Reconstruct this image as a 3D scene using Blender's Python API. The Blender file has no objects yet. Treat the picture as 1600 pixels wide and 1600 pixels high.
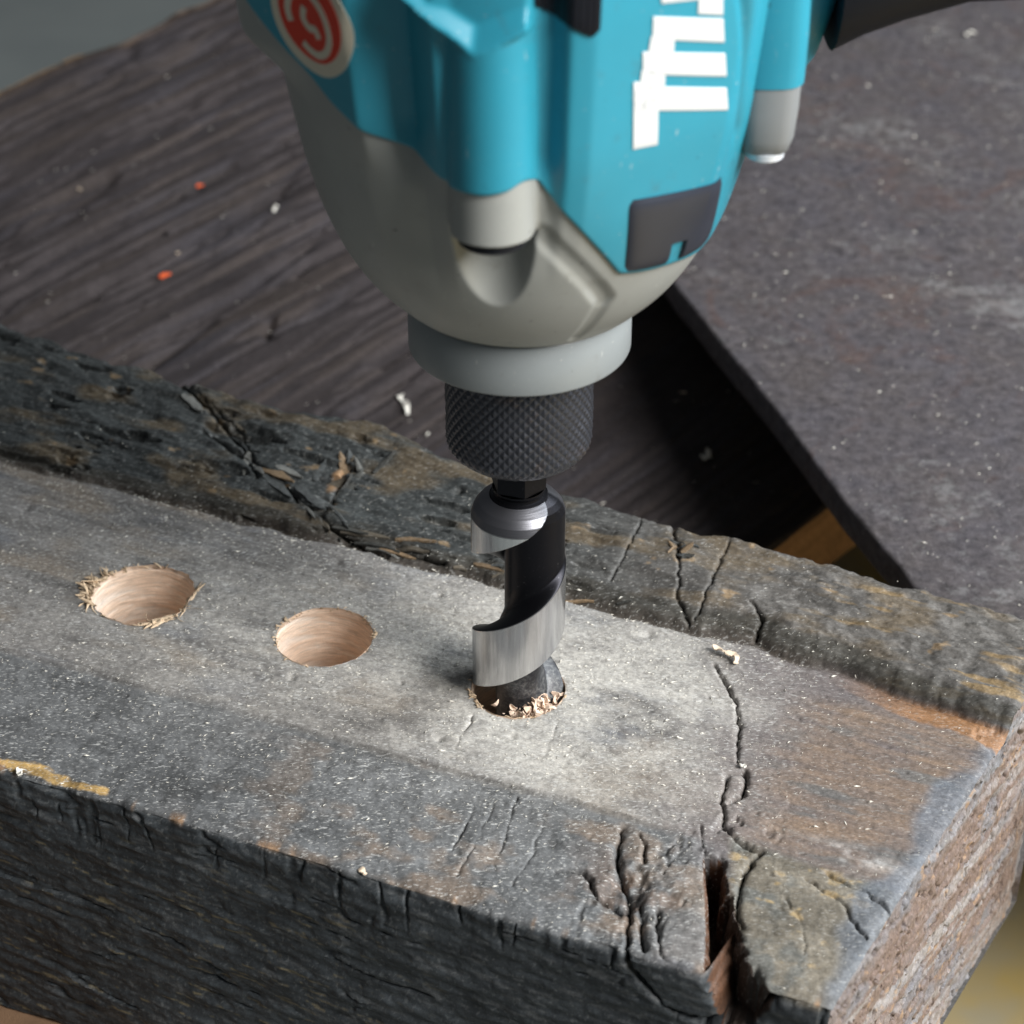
import bpy, math, numpy as np, random
from mathutils import Vector, Matrix

sc = bpy.context.scene
MM = 0.001
random.seed(4)
rng = np.random.default_rng(11)

# ------------------------------------------------------------------ camera, world, lamps, exposure
PITCH = math.radians(34.0)
cam_d = bpy.data.cameras.new('camera')
cam = bpy.data.objects.new('camera', cam_d)
sc.collection.objects.link(cam)
cam.location = Vector((-1.406, -351.44, 283.70)) * MM
cam.rotation_euler = (math.pi / 2 - PITCH, 0, 0)
cam_d.sensor_width = 36.0
cam_d.lens = 72.0
cam_d.clip_start = 0.02
cam_d.clip_end = 20.0
cam_d.dof.use_dof = True
cam_d.dof.focus_distance = 0.436
cam_d.dof.aperture_fstop = 20.0
sc.camera = cam

world = bpy.data.worlds.new('World')
sc.world = world
world.use_nodes = True
bg = world.node_tree.nodes['Background']
bg.inputs['Color'].default_value = (0.86, 0.93, 1.0, 1)
bg.inputs['Strength'].default_value = 0.085

sc.view_settings.view_transform = 'Standard'
sc.view_settings.look = 'None'
sc.view_settings.exposure = 0.1
sc.view_settings.gamma = 1.0
sc.render.resolution_x = 1024
sc.render.resolution_y = 1024


def area_lamp(name, loc, target, size, energy, col):
    d = bpy.data.lights.new(name, 'AREA')
    d.shape = 'RECTANGLE'
    d.size, d.size_y = size
    d.energy = energy
    d.color = col
    o = bpy.data.objects.new(name, d)
    sc.collection.objects.link(o)
    o.location = Vector(loc) * MM
    o.rotation_euler = (Vector(target) * MM - o.location).to_track_quat('-Z', 'Y').to_euler()
    return o


# daylight from a workshop window on the right in front, and a weaker one to the right
area_lamp('window_light', (830, -590, 880), (0, 40, 10), (0.62, 0.62), 32.5, (1.0, 0.99, 0.97))
area_lamp('side_window_light', (1250, 260, 820), (0, 120, 0), (0.9, 0.8), 22.0, (0.88, 0.95, 1.0))

# ------------------------------------------------------------------ helpers
def smooth(a, b, x):
    t = np.clip((np.asarray(x, float) - a) / (b - a), 0, 1)
    return t * t * (3 - 2 * t)


def _hash(ix, iy, seed):
    ix = (ix.astype(np.int64) & 0xffffffff).astype(np.uint32)
    iy = (iy.astype(np.int64) & 0xffffffff).astype(np.uint32)
    with np.errstate(over='ignore'):
        h = ix * np.uint32(374761393) + iy * np.uint32(668265263) + np.uint32((seed * 974634777) & 0xffffffff)
        h = (h ^ (h >> np.uint32(13))) * np.uint32(1274126177)
        h = h ^ (h >> np.uint32(16))
    return h.astype(np.float64) / 4294967295.0


def vn(x, y, seed=0):
    x = np.asarray(x, float); y = np.asarray(y, float)
    ix = np.floor(x); iy = np.floor(y)
    fx = x - ix; fy = y - iy
    fx = fx * fx * fx * (fx * (fx * 6 - 15) + 10); fy = fy * fy * fy * (fy * (fy * 6 - 15) + 10)
    a = _hash(ix, iy, seed); b = _hash(ix + 1, iy, seed)
    c = _hash(ix, iy + 1, seed); d = _hash(ix + 1, iy + 1, seed)
    return (a * (1 - fx) + b * fx) * (1 - fy) + (c * (1 - fx) + d * fx) * fy


def fbm(x, y, seed=0, o=4, g=0.5):
    s = 0; a = 1; t = 0
    for k in range(o):
        s = s + a * vn(x * 2 ** k + 17.3 * k, y * 2 ** k - 9.1 * k, seed + 31 * k)
        t += a; a *= g
    return s / t * 2 - 1          # about -1..1


def ridge(x, y, seed=0, o=3):
    return 1 - np.abs(fbm(x, y, seed, o)) * 2.0


def gauss1(A, sig, axis, wrap=False):
    n = int(sig * 3 + 1)
    k = np.exp(-0.5 * (np.arange(-n, n + 1) / sig) ** 2); k /= k.sum()
    out = np.zeros_like(A)
    pad = [(0, 0)] * A.ndim; pad[axis] = (n, n)
    B = np.pad(A, pad, mode='wrap' if wrap else 'edge')
    L = A.shape[axis]
    for i, w in enumerate(k):
        out += w * np.take(B, np.arange(i, i + L), axis=axis)
    return out


def segdist(x, y, pts):
    best = np.full(x.shape, 1e9)
    for (ax, ay), (bx, by) in zip(pts[:-1], pts[1:]):
        dx, dy = bx - ax, by - ay
        t = np.clip(((x - ax) * dx + (y - ay) * dy) / (dx * dx + dy * dy + 1e-9), 0, 1)
        best = np.minimum(best, np.hypot(x - ax - t * dx, y - ay - t * dy))
    return best


def inpoly(x, y, pts):
    ins = np.zeros(x.shape, bool)
    n = len(pts)
    for i in range(n):
        (x1, y1), (x2, y2) = pts[i], pts[(i + 1) % n]
        c = ((y1 > y) != (y2 > y)) & (x < (x2 - x1) * (y - y1) / (y2 - y1 + 1e-12) + x1)
        ins ^= c
    return ins


def empty(name, loc, label, cat, group=None):
    o = bpy.data.objects.new(name, None)
    o.location = Vector(loc) * MM
    o.empty_display_size = 0.02
    sc.collection.objects.link(o)
    tag(o, label, cat, group)
    return o


def tag(o, label, cat=None, group=None, kind=None):
    if label: o['label'] = label
    if cat: o['category'] = cat
    if group: o['group'] = group
    if kind: o['kind'] = kind
    return o


def mesh_obj(name, V, F, mat, parent=None, col=None, angle=40, smoothf=True, mats=None, fmat=None, loc=None):
    """V in world millimetres. F (n,4) or (n,3) array or list of polygons."""
    V = np.asarray(V, float).reshape(-1, 3)
    base = np.zeros(3); pr = parent
    while pr is not None:
        base = base + np.array(pr.location) / MM; pr = pr.parent
    if loc is not None:
        base = np.asarray(loc, float)
    me = bpy.data.meshes.new(name)
    if isinstance(F, np.ndarray):
        k = F.shape[1]
        me.vertices.add(len(V)); me.vertices.foreach_set('co', ((V - base) * MM).astype(np.float32).ravel())
        me.loops.add(F.size); me.loops.foreach_set('vertex_index', F.astype(np.int32).ravel())
        me.polygons.add(len(F))
        me.polygons.foreach_set('loop_start', np.arange(0, F.size, k, dtype=np.int32))
        me.polygons.foreach_set('loop_total', np.full(len(F), k, dtype=np.int32))
    else:
        me.from_pydata([tuple(p) for p in (V - base) * MM], [], [tuple(int(i) for i in f) for f in F])
    if col is not None:
        c = np.ones((len(V), 4), np.float32); c[:, :col.shape[1]] = col
        a = me.color_attributes.new('Col', 'FLOAT_COLOR', 'POINT')
        a.data.foreach_set('color', c.ravel())
    me.update(calc_edges=True)
    me.validate()
    if smoothf:
        me.polygons.foreach_set('use_smooth', np.ones(len(me.polygons), bool))
        if angle: me.set_sharp_from_angle(angle=math.radians(angle))
    if mats:
        for m in mats: me.materials.append(m)
        if fmat is not None: me.polygons.foreach_set('material_index', np.asarray(fmat, np.int32))
    else:
        me.materials.append(mat)
    o = bpy.data.objects.new(name, me)
    sc.collection.objects.link(o)
    if parent is not None:
        o.parent = parent
    elif loc is not None:
        o.location = Vector(loc) * MM
    return o


def gridfaces(n, m, wrap=False, flip=False):
    i = np.arange(n - 1)[:, None]
    mm = m if wrap else m - 1
    j = np.arange(mm)[None, :]
    j2 = (j + 1) % m
    F = np.stack([i * m + j, i * m + j2, (i + 1) * m + j2, (i + 1) * m + j], -1).reshape(-1, 4)
    return F[:, ::-1].copy() if flip else F


def tube(pts, rad, n=8):
    """closed tube along a polyline; returns V, F list"""
    P = [Vector(p) for p in pts]
    V = []; F = []
    up = Vector((0.13, 0.31, 0.94))
    for i, p in enumerate(P):
        t = (P[min(i + 1, len(P) - 1)] - P[max(i - 1, 0)]).normalized()
        a = t.cross(up).normalized(); b = t.cross(a)
        r = rad[i] if hasattr(rad, '__len__') else rad
        for k in range(n):
            th = 2 * math.pi * k / n
            V.append(p + a * math.cos(th) * r + b * math.sin(th) * r)
    for i in range(len(P) - 1):
        for k in range(n):
            F.append((i * n + k, i * n + (k + 1) % n, (i + 1) * n + (k + 1) % n, (i + 1) * n + k))
    F.append(tuple(range(n))[::-1]); F.append(tuple(range((len(P) - 1) * n, len(P) * n)))
    return V, F


def lathe(prof, n=128, cx=0, cy=0):
    th = np.linspace(0, 2 * np.pi, n, endpoint=False)
    z = np.array([p[0] for p in prof]); r = np.array([p[1] for p in prof])
    V = np.stack([cx + r[:, None] * np.cos(th), cy + r[:, None] * np.sin(th), z[:, None] + 0 * th], -1).reshape(-1, 3)
    return V, gridfaces(len(prof), n, True)


# ------------------------------------------------------------------ materials
def new_mat(name):
    m = bpy.data.materials.new(name); m.use_nodes = True
    nt = m.node_tree
    return m, nt, nt.nodes['Principled BSDF']


def N(nt, typ, **kw):
    n = nt.nodes.new(typ)
    for k, v in kw.items():
        if k in n.inputs: n.inputs[k].default_value = v
        else: setattr(n, k, v)
    return n


def coords(nt, scale=(1000, 1000, 1000), rot=(0, 0, 0)):
    tc = N(nt, 'ShaderNodeTexCoord')
    mp = N(nt, 'ShaderNodeMapping')
    mp.inputs['Scale'].default_value = scale
    mp.inputs['Rotation'].default_value = rot
    nt.links.new(tc.outputs['Object'], mp.inputs['Vector'])
    return mp.outputs['Vector']


def noise(nt, vec, scale, detail=4, rough=0.55, dist=0.0):
    n = N(nt, 'ShaderNodeTexNoise')
    n.inputs['Scale'].default_value = scale
    n.inputs['Detail'].default_value = detail
    n.inputs['Roughness'].default_value = rough
    n.inputs['Distortion'].default_value = dist
    nt.links.new(vec, n.inputs['Vector'])
    return n.outputs['Fac']


def ramp(nt, fac, stops):
    r = N(nt, 'ShaderNodeValToRGB')
    el = r.color_ramp.elements
    while len(el) < len(stops): el.new(0.5)
    for e, (p, c) in zip(el, stops):
        e.position = p
        e.color = (c, c, c, 1) if not hasattr(c, '__len__') else (*c, 1)
    nt.links.new(fac, r.inputs['Fac'])
    return r.outputs['Color']


def mix(nt, fac, a, b, mode='MIX'):
    m = N(nt, 'ShaderNodeMix'); m.data_type = 'RGBA'; m.blend_type = mode
    for sock, v in (('Factor', fac), ('A', a), ('B', b)):
        s = [i for i in m.inputs if i.name == sock and (i.type == 'RGBA' if sock != 'Factor' else i.type == 'VALUE')][0]
        if hasattr(v, 'is_linked') or isinstance(v, bpy.types.NodeSocket): nt.links.new(v, s)
        else: s.default_value = v if sock == 'Factor' else (*v, 1)
    return [o for o in m.outputs if o.type == 'RGBA'][0]


def bump(nt, bs, h, strength, dist_mm):
    b = N(nt, 'ShaderNodeBump')
    b.inputs['Strength'].default_value = strength
    b.inputs['Distance'].default_value = dist_mm * MM
    nt.links.new(h, b.inputs['Height'])
    nt.links.new(b.outputs['Normal'], bs.inputs['Normal'])
    return b


def plain(name, col, rough=0.5, metal=0.0, spec=0.5, nscale=0.6, nstr=0.15, var=0.12, bdist=0.05):
    m, nt, bs = new_mat(name)
    v = coords(nt)
    f = noise(nt, v, nscale, 5)
    c = mix(nt, f, tuple(x * (1 - var) for x in col), tuple(min(1, x * (1 + var)) for x in col))
    nt.links.new(c, bs.inputs['Base Color'])
    bs.inputs['Roughness'].default_value = rough
    bs.inputs['Metallic'].default_value = metal
    bs.inputs['Specular IOR Level'].default_value = spec
    f2 = noise(nt, v, 4.0, 3)
    bump(nt, bs, f2, nstr, bdist)
    return m


def wood_vc(name, spec_lo, rough, fine=2.2, bstr=0.6, bdist=0.25, contrast=0.45, dirrot=0.0, stretch=3.0, speck=0.0):
    """vertex colour carries the stains; noise adds the fibre grain"""
    m, nt, bs = new_mat(name)
    at = N(nt, 'ShaderNodeAttribute'); at.attribute_name = 'Col'
    v = coords(nt, (1000, 1000 * stretch, 1000), (0, 0, dirrot))
    f = noise(nt, v, fine, 5, 0.65)
    k = ramp(nt, f, [(0.25, 1 - contrast), (0.5, 1.0), (0.75, 1 + contrast)])
    c = mix(nt, 1.0, at.outputs['Color'], k, 'MULTIPLY')
    v2 = coords(nt)
    f2 = noise(nt, v2, 0.9, 6, 0.7)
    k2 = ramp(nt, f2, [(0.3, 0.62), (0.7, 1.38)])
    c = mix(nt, 1.0, c, k2, 'MULTIPLY')
    if speck:
        v3 = coords(nt, (1000, 1000 * 3.0, 1000), (0, 0, math.radians(-28)))
        f3 = noise(nt, v3, 0.85, 3, 0.55)
        k3 = ramp(nt, f3, [(0.57, 0.0), (0.68, speck)])
        mu = N(nt, 'ShaderNodeMath', operation='MULTIPLY')
        nt.links.new(k3, mu.inputs[0]); nt.links.new(at.outputs['Alpha'], mu.inputs[1])
        k3 = mu.outputs[0]
        c = mix(nt, k3, c, (0.62, 0.62, 0.60))
    nt.links.new(c, bs.inputs['Base Color'])
    bs.inputs['Roughness'].default_value = rough
    bs.inputs['Specular IOR Level'].default_value = spec_lo
    ad = N(nt, 'ShaderNodeMath', operation='ADD')
    nt.links.new(f, ad.inputs[0]); nt.links.new(f2, ad.inputs[1])
    bump(nt, bs, ad.outputs[0], bstr, bdist)
    return m


M_timber = wood_vc('weathered_timber', 0.35, 0.60, bstr=0.5, bdist=0.13, contrast=0.38, dirrot=math.radians(22), stretch=3.2, speck=0.5)
M_plank = wood_vc('dark_board', 0.12, 0.85, fine=0.9, bstr=0.4, bdist=0.25, contrast=0.12, dirrot=math.radians(-45), stretch=5.0)
def mat_bore():
    m, nt, bs = new_mat('bored_wood')
    at = N(nt, 'ShaderNodeAttribute'); at.attribute_name = 'Col'
    v = coords(nt, (140, 140, 2200), (math.radians(7), math.radians(-5), 0))
    f = noise(nt, v, 1.5, 6, 0.75, 0.5)
    k = ramp(nt, f, [(0.32, 0.62), (0.66, 1.2)])
    c = mix(nt, 1.0, at.outputs['Color'], k, 'MULTIPLY')
    nt.links.new(c, bs.inputs['Base Color'])
    bs.inputs['Roughness'].default_value = 0.65
    bs.inputs['Specular IOR Level'].default_value = 0.25
    bump(nt, bs, f, 0.8, 0.3)
    return m


M_bore = mat_bore()
M_fibre = wood_vc('fresh_wood', 0.2, 0.7, fine=1.1, bstr=0.7, bdist=0.3, contrast=0.16, stretch=0.4)

def worn(name, col, dirt, rough, spots=0.5):
    m, nt, bs = new_mat(name)
    v = coords(nt)
    f = noise(nt, v, 0.10, 5, 0.6)
    c = mix(nt, f, tuple(x * .93 for x in col), tuple(x * 1.06 for x in col))
    k = ramp(nt, noise(nt, v, 0.16, 6, 0.7), [(0.60, 0.0), (0.74, 0.45)])           # grubby smears
    c = mix(nt, k, c, dirt)
    k = ramp(nt, noise(nt, v, 0.42, 3, 0.5), [(0.72, 0.0), (0.76, spots)])           # small dark nicks
    c = mix(nt, k, c, tuple(x * .3 for x in dirt))
    k = ramp(nt, noise(nt, coords(nt, (1000, 1000, 260), (0.5, 0.3, 0)), 0.5, 3, 0.6), [(0.70, 0.0), (0.75, 0.35)])   # pale rubbed scratches
    c = mix(nt, k, c, (0.55, 0.55, 0.52))
    k = ramp(nt, noise(nt, v, 1.6, 2, 0.5), [(0.735, 0.0), (0.77, 0.7)])             # settled dust grains
    c = mix(nt, k, c, (0.6, 0.58, 0.52))
    nt.links.new(c, bs.inputs['Base Color'])
    mr = N(nt, 'ShaderNodeMapRange'); mr.inputs['To Min'].default_value = rough - .08; mr.inputs['To Max'].default_value = rough + .16
    nt.links.new(noise(nt, v, 0.3, 5, 0.7), mr.inputs['Value']); nt.links.new(mr.outputs[0], bs.inputs['Roughness'])
    bs.inputs['Specular IOR Level'].default_value = 0.45
    bump(nt, bs, noise(nt, v, 2.6, 3, 0.6), 0.22, 0.06)
    return m


M_teal = worn('teal_plastic', (0.024, 0.25, 0.345), (0.05, 0.14, 0.17), 0.40, 0.35)
M_grey = worn('grey_gear_housing', (0.295, 0.302, 0.285), (0.18, 0.17, 0.145), 0.42, 0.7)
M_ring = worn('pale_grey_collar', (0.225, 0.245, 0.25), (0.16, 0.16, 0.155), 0.38, 0.4)
M_dark = plain('dark_grey_plastic', (0.020, 0.024, 0.037), 0.42, 0, 0.5, 0.3, 0.2, 0.1, 0.03)
M_black = plain('black_rubber', (0.005, 0.006, 0.010), 0.55, 0, 0.25, 0.3, 0.2, 0.15, 0.04)
M_white = plain('white_print', (0.60, 0.61, 0.61), 0.5, 0, 0.3, 0.3, 0.05, 0.02, 0.02)
M_cream = plain('cream_sticker', (0.62, 0.57, 0.45), 0.55, 0, 0.3, 0.3, 0.05, 0.06, 0.02)
M_red = plain('red_print', (0.62, 0.045, 0.02), 0.5, 0, 0.3, 0.3, 0.05, 0.08, 0.02)
M_led = plain('clear_lens', (0.72, 0.76, 0.82), 0.12, 0, 0.8, 0.3, 0.0, 0.02, 0.01)
M_tab = plain('light_grey_plastic', (0.21, 0.22, 0.225), 0.5, 0, 0.4, 0.3, 0.1, 0.04, 0.03)
M_chip = plain('pale_shaving', (0.62, 0.50, 0.38), 0.75, 0, 0.2, 1.2, 0.5, 0.18, 0.15)
M_pink = plain('fresh_chip_wood', (0.72, 0.56, 0.44), 0.8, 0, 0.15, 0.8, 0.5, 0.25, 0.15)
M_chipw = plain('white_shaving', (0.74, 0.71, 0.64), 0.75, 0, 0.2, 1.2, 0.5, 0.1, 0.15)
M_orange = plain('orange_fleck', (0.62, 0.10, 0.03), 0.7, 0, 0.2, 1.2, 0.5, 0.1, 0.1)
M_dust = plain('sawdust', (0.66, 0.63, 0.56), 0.8, 0, 0.2, 0.8, 0.0, 0.15, 0.1)
M_block = plain('brown_block_wood', (0.20, 0.12, 0.07), 0.75, 0, 0.2, 0.15, 0.6, 0.4, 0.5)


def mat_chuck():
    m, nt, bs = new_mat('black_knurled_steel')
    v = coords(nt)
    f = noise(nt, v, 0.10, 4, 0.6)
    k = ramp(nt, f, [(0.60, 0.0), (0.78, 0.7)])
    c = mix(nt, k, (0.065, 0.068, 0.08), (0.13, 0.085, 0.06))
    nt.links.new(c, bs.inputs['Base Color'])
    bs.inputs['Metallic'].default_value = 0.75
    bs.inputs['Roughness'].default_value = 0.40
    return m


def mat_bit():
    m, nt, bs = new_mat('ground_and_blackened_steel')
    at = N(nt, 'ShaderNodeAttribute'); at.attribute_name = 'Col'
    sep = N(nt, 'ShaderNodeSeparateColor'); nt.links.new(at.outputs['Color'], sep.inputs['Color'])
    v = coords(nt, (1000, 1000, 60))
    f = noise(nt, v, 1.4, 4, 0.6)
    c1 = mix(nt, f, (0.36, 0.36, 0.365), (0.86, 0.86, 0.86))
    v2 = coords(nt, (700, 700, 700))
    f2 = noise(nt, v2, 1.6, 6, 0.75)
    c2 = mix(nt, ramp(nt, f2, [(0.62, 0.0), (0.8, 1.0)]), (0.020, 0.020, 0.024), (0.16, 0.16, 0.17))
    c3 = mix(nt, sep.outputs[0], c2, c1)
    c4 = mix(nt, sep.outputs[1], c3, (0.16, 0.16, 0.175))
    c4 = mix(nt, sep.outputs[2], c4, mix(nt, ramp(nt, f2, [(0.45, 0.0), (0.75, 1.0)]), (0.045, 0.046, 0.05), (0.24, 0.24, 0.23)))
    nt.links.new(c4, bs.inputs['Base Color'])
    mm_ = N(nt, 'ShaderNodeMapRange'); mm_.inputs['To Min'].default_value = 0.92; mm_.inputs['To Max'].default_value = 0.15
    nt.links.new(sep.outputs[2], mm_.inputs['Value']); nt.links.new(mm_.outputs[0], bs.inputs['Metallic'])
    r1 = N(nt, 'ShaderNodeMapRange'); r1.inputs['To Min'].default_value = 0.42; r1.inputs['To Max'].default_value = 0.17
    nt.links.new(sep.outputs[0], r1.inputs['Value'])
    nt.links.new(r1.outputs[0], bs.inputs['Roughness'])
    # turned rings on the shoulder, grinding lines on the lands
    vz = coords(nt, (40, 40, 1000))
    fz = noise(nt, vz, 3.2, 2, 0.5)
    mul = N(nt, 'ShaderNodeMath', operation='MULTIPLY')
    nt.links.new(fz, mul.inputs[0]); nt.links.new(sep.outputs[1], mul.inputs[1])
    ad = N(nt, 'ShaderNodeMath', operation='MULTIPLY_ADD'); ad.inputs[1].default_value = 0.25
    nt.links.new(f2, ad.inputs[0]); nt.links.new(mul.outputs[0], ad.inputs[2])
    bump(nt, bs, ad.outputs[0], 0.5, 0.10)
    return m


def mat_slab():
    m, nt, bs = new_mat('grimy_steel_plate')
    v = coords(nt)
    f1 = noise(nt, v, 0.018, 5, 0.6)
    f2 = noise(nt, v, 0.16, 7, 0.78, 0.3)
    f3 = ramp(nt, noise(nt, v, 0.30, 8, 0.82), [(0.34, 0.0), (0.66, 1.0)])
    base = mix(nt, f3, (0.026, 0.024, 0.029), (0.130, 0.120, 0.134))
    base = mix(nt, ramp(nt, noise(nt, v, 0.035, 6, 0.7), [(0.35, 0.0), (0.65, 1.0)]), base, mix(nt, f3, (0.034, 0.029, 0.029), (0.140, 0.122, 0.122)))
    md = N(nt, 'ShaderNodeMath', operation='MULTIPLY'); nt.links.new(f1, md.inputs[0]); nt.links.new(f2, md.inputs[1])
    # scuffed pale patch
    gr = N(nt, 'ShaderNodeVectorMath', operation='DISTANCE'); tc = N(nt, 'ShaderNodeTexCoord')
    nt.links.new(tc.outputs['Object'], gr.inputs[0]); gr.inputs[1].default_value = (-0.078, -0.035, 0.009)
    mr = N(nt, 'ShaderNodeMapRange'); mr.inputs['From Min'].default_value = 0.05; mr.inputs['From Max'].default_value = 0.0
    mr.inputs['To Min'].default_value = 0.0; mr.inputs['To Max'].default_value = 0.13
    nt.links.new(gr.outputs['Value'], mr.inputs['Value'])
    ad = N(nt, 'ShaderNodeMath', operation='ADD'); nt.links.new(md.outputs[0], ad.inputs[0]); nt.links.new(mr.outputs[0], ad.inputs[1])
    k = ramp(nt, ad.outputs[0], [(0.31, 0.0), (0.47, 0.75)])
    c = mix(nt, k, base, (0.30, 0.30, 0.30))
    k2 = ramp(nt, noise(nt, v, 0.03, 6, 0.75, 0.8), [(0.54, 0.0), (0.72, 0.6)])
    c = mix(nt, k2, c, (0.11, 0.058, 0.042))
    fs = noise(nt, v, 0.9, 3, 0.6)
    c = mix(nt, ramp(nt, fs, [(0.68, 0.0), (0.74, 0.7)]), c, (0.42, 0.42, 0.42))
    nt.links.new(c, bs.inputs['Base Color'])
    bs.inputs['Roughness'].default_value = 0.55
    bs.inputs['Specular IOR Level'].default_value = 0.4
    bump(nt, bs, f3, 0.5, 0.4)
    return m


def mat_floor():
    m, nt, bs = new_mat('grey_floor')
    v = coords(nt)
    f = noise(nt, v, 0.01, 5)
    c = mix(nt, f, (0.17, 0.19, 0.19), (0.25, 0.27, 0.26))
    nt.links.new(c, bs.inputs['Base Color'])
    bs.inputs['Roughness'].default_value = 0.8
    bump(nt, bs, noise(nt, v, 0.1, 4), 0.3, 1.0)
    return m


def mat_mustard():
    m, nt, bs = new_mat('mustard_board')
    v = coords(nt)
    f = noise(nt, v, 0.014, 4, 0.6)
    c = ramp(nt, f, [(0.35, (0.42, 0.37, 0.25)), (0.5, (0.50, 0.38, 0.16)), (0.65, (0.60, 0.40, 0.05))])
    nt.links.new(c, bs.inputs['Base Color'])
    bs.inputs['Roughness'].default_value = 0.7
    return m


M_chuck = mat_chuck(); M_bit = mat_bit(); M_slab = mat_slab(); M_floor = mat_floor(); M_mustard = mat_mustard()

# ------------------------------------------------------------------ floor
V = [(-3000, -3000, -380), (3000, -3000, -380), (3000, 4000, -380), (-3000, 4000, -380)]
o = mesh_obj('floor', V, [(0, 1, 2, 3)], M_floor, smoothf=False)
tag(o, 'grey concrete floor far below the timber, out of focus', kind='structure')

# ------------------------------------------------------------------ the drilled timber
EU = np.array([0.927, -0.375]); EV = np.array([0.375, 0.927])
VF = -63.5; ZB = -78.0
HOLES = [(0.0, 0.0, 10.35), (-47.7, 0.55, 11.0), (-94.0, -0.6, 11.6)]


def u_end(v): return 98.0 + 0.175 * v
def v_back(u):
    return np.interp(u, [-260, -190, -140, -70, -17, 37, 70, 110], [92, 86, 79, 77, 67.5, 65, 62.5, 60.5]) + 2.6 * fbm(u / 14, 0 * u, 5, 5)


def v_groove(u):
    return np.interp(u, [-260, -155, -120, -60, 10, 40, 60, 78, 100, 110], [40, 37, 36.5, 36, 35.5, 35, 32, 28.5, 25.5, 24]) + 1.5 * fbm(u / 9, 0 * u, 7, 4)


def z_top(u, v):
    g = v_groove(u)
    w = np.interp(u, [-260, -60, 0, 30, 60, 110], [44, 34, 20, 13, 8.0, 5.5])        # width of the rise behind the groove
    hgt = np.interp(u, [-260, -100, 0, 60, 110], [8.5, 8.0, 5.8, 4.8, 4.2]) + 0.9 * fbm(u / 11, v / 14, 8, 3)
    t = np.clip((v - g) / w, 0, 1)
    rise = hgt * t ** np.interp(u, [-100, -20, 40, 100], [1.0, 0.9, 0.75, 0.55]) + np.clip(v - g - w, 0, None) * 0.05
    gv = -np.interp(u, [-160, -60, 10, 45, 110], [0.5, 2.0, 1.8, 0.8, 0.3]) * np.exp(-((v - g + 0.3) / 1.3) ** 2)
    ledge = -0.9 * smooth(-29.3, -30.6, v + 1.6 * fbm(u / 25, 0 * u + 3.3, 9, 3)) * smooth(50, 30, u)
    front = -np.clip(-32 - v, 0, None) * 0.06
    return rise + gv + ledge + front


CR = [   # cracks: polyline in (along, unrolled across), half width, depth
    ([(54.2, -7.8), (51.4, -10.0), (52.2, -18.1), (55.0, -25.3), (60.0, -29.3), (64.0, -29.6)], .5, 2.2),
    ([(54.2, -7.8), (55.6, -14.7), (54.0, -18.5)], .6, 2.6),
    ([(38.0, 23.9), (40.7, 20.1), (45.9, 12.6), (48.5, 6.7), (50.0, -0.7), (52, -6)], .5, 1.8),
    ([(64.0, -29.6), (62.6, -36.1), (62.9, -43.5), (66.1, -49.6)], .7, 4),
    ([(35.6, -33.1), (37.0, -38), (38.7, -43.8), (44.0, -51.2), (46.8, -61.1), (48.4, -67.4), (55.7, -74.8), (63.5, -76.9), (71.4, -71.9), (72.9, -66.2)], .75, 4.5),
    ([(27.6, -48.3), (32.2, -46.4), (37.6, -51.9), (42.5, -52.7)], .65, 3),
    ([(39.8, -33.5), (41.5, -36), (42.8, -40.2)], .5, 2),
    ([(50.2, -27.2), (53.4, -34.9)], .5, 2),
    ([(45.7, -50.5), (48, -56), (50.1, -61.5)], .9, 3),
    ([(49.5, -52), (52, -57), (54, -62.5)], .5, 1.8),
    ([(4.6, -31.1), (5.0, -36), (5.9, -42.2), (5.4, -51.1)], .35, .6),
    ([(12.8, -32.0), (14.0, -41.9), (15.5, -52.2)], .35, .6),
    ([(9, -36), (9.8, -46), (9.2, -56)], .35, .4),
    ([(20, -36), (21.4, -46), (20.6, -55)], .35, .4),
    ([(-5.3, -12.8), (-5.6, -18), (-4.9, -24.0)], .35, .5),
    ([(12.1, -8.0), (13.7, -19.8)], .35, .35),
    ([(12.5, 68.2), (16, 60), (19.0, 53.4), (21.5, 46), (24.0, 40), (27.5, 36)], .6, 2.6),
    ([(5.9, 68.6), (6.8, 55), (6.0, 42.9)], .4, 1.2),
    ([(28.5, 63.0), (29.0, 46.4), (28.9, 36.9)], .4, 1.2),
    ([(39.3, 44.5), (43.4, 40.2), (43.3, 35.7)], .55, 2),
    ([(-137, 80), (-124.9, 74.9), (-110.7, 66.6), (-92.7, 53.8), (-78.4, 46.8), (-69.3, 42.7), (-60.7, 37.5), (-49.4, 36.5), (-34, 37)], .8, 3.2),
    ([(-112.2, 60.8), (-97.1, 55.2), (-90.6, 49.8)], .8, 2.4),
    ([(-69.3, 42.7), (-69.5, 54), (-71.8, 62.2)], .8, 2.2),
    ([(-128, 79), (-118, 72), (-104, 65), (-96, 57)], .5, 1.5),
    ([(74, -34), (82, -37), (89, -44)], .45, 1.1),
    ([(77, -31), (86, -33), (95, -38)], .4, 1.0),
    ([(72, -40), (77, -46), (79, -52)], .4, .8),
]
GAP = [(53.4, -34.9), (57.5, -34.2), (61.4, -42.2), (65.0, -48.5), (69.5, -57), (76.2, -63.2), (76.0, -68), (72, -75), (67, -76.5), (63.8, -68), (60.8, -56), (57.8, -47.0)]


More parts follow.
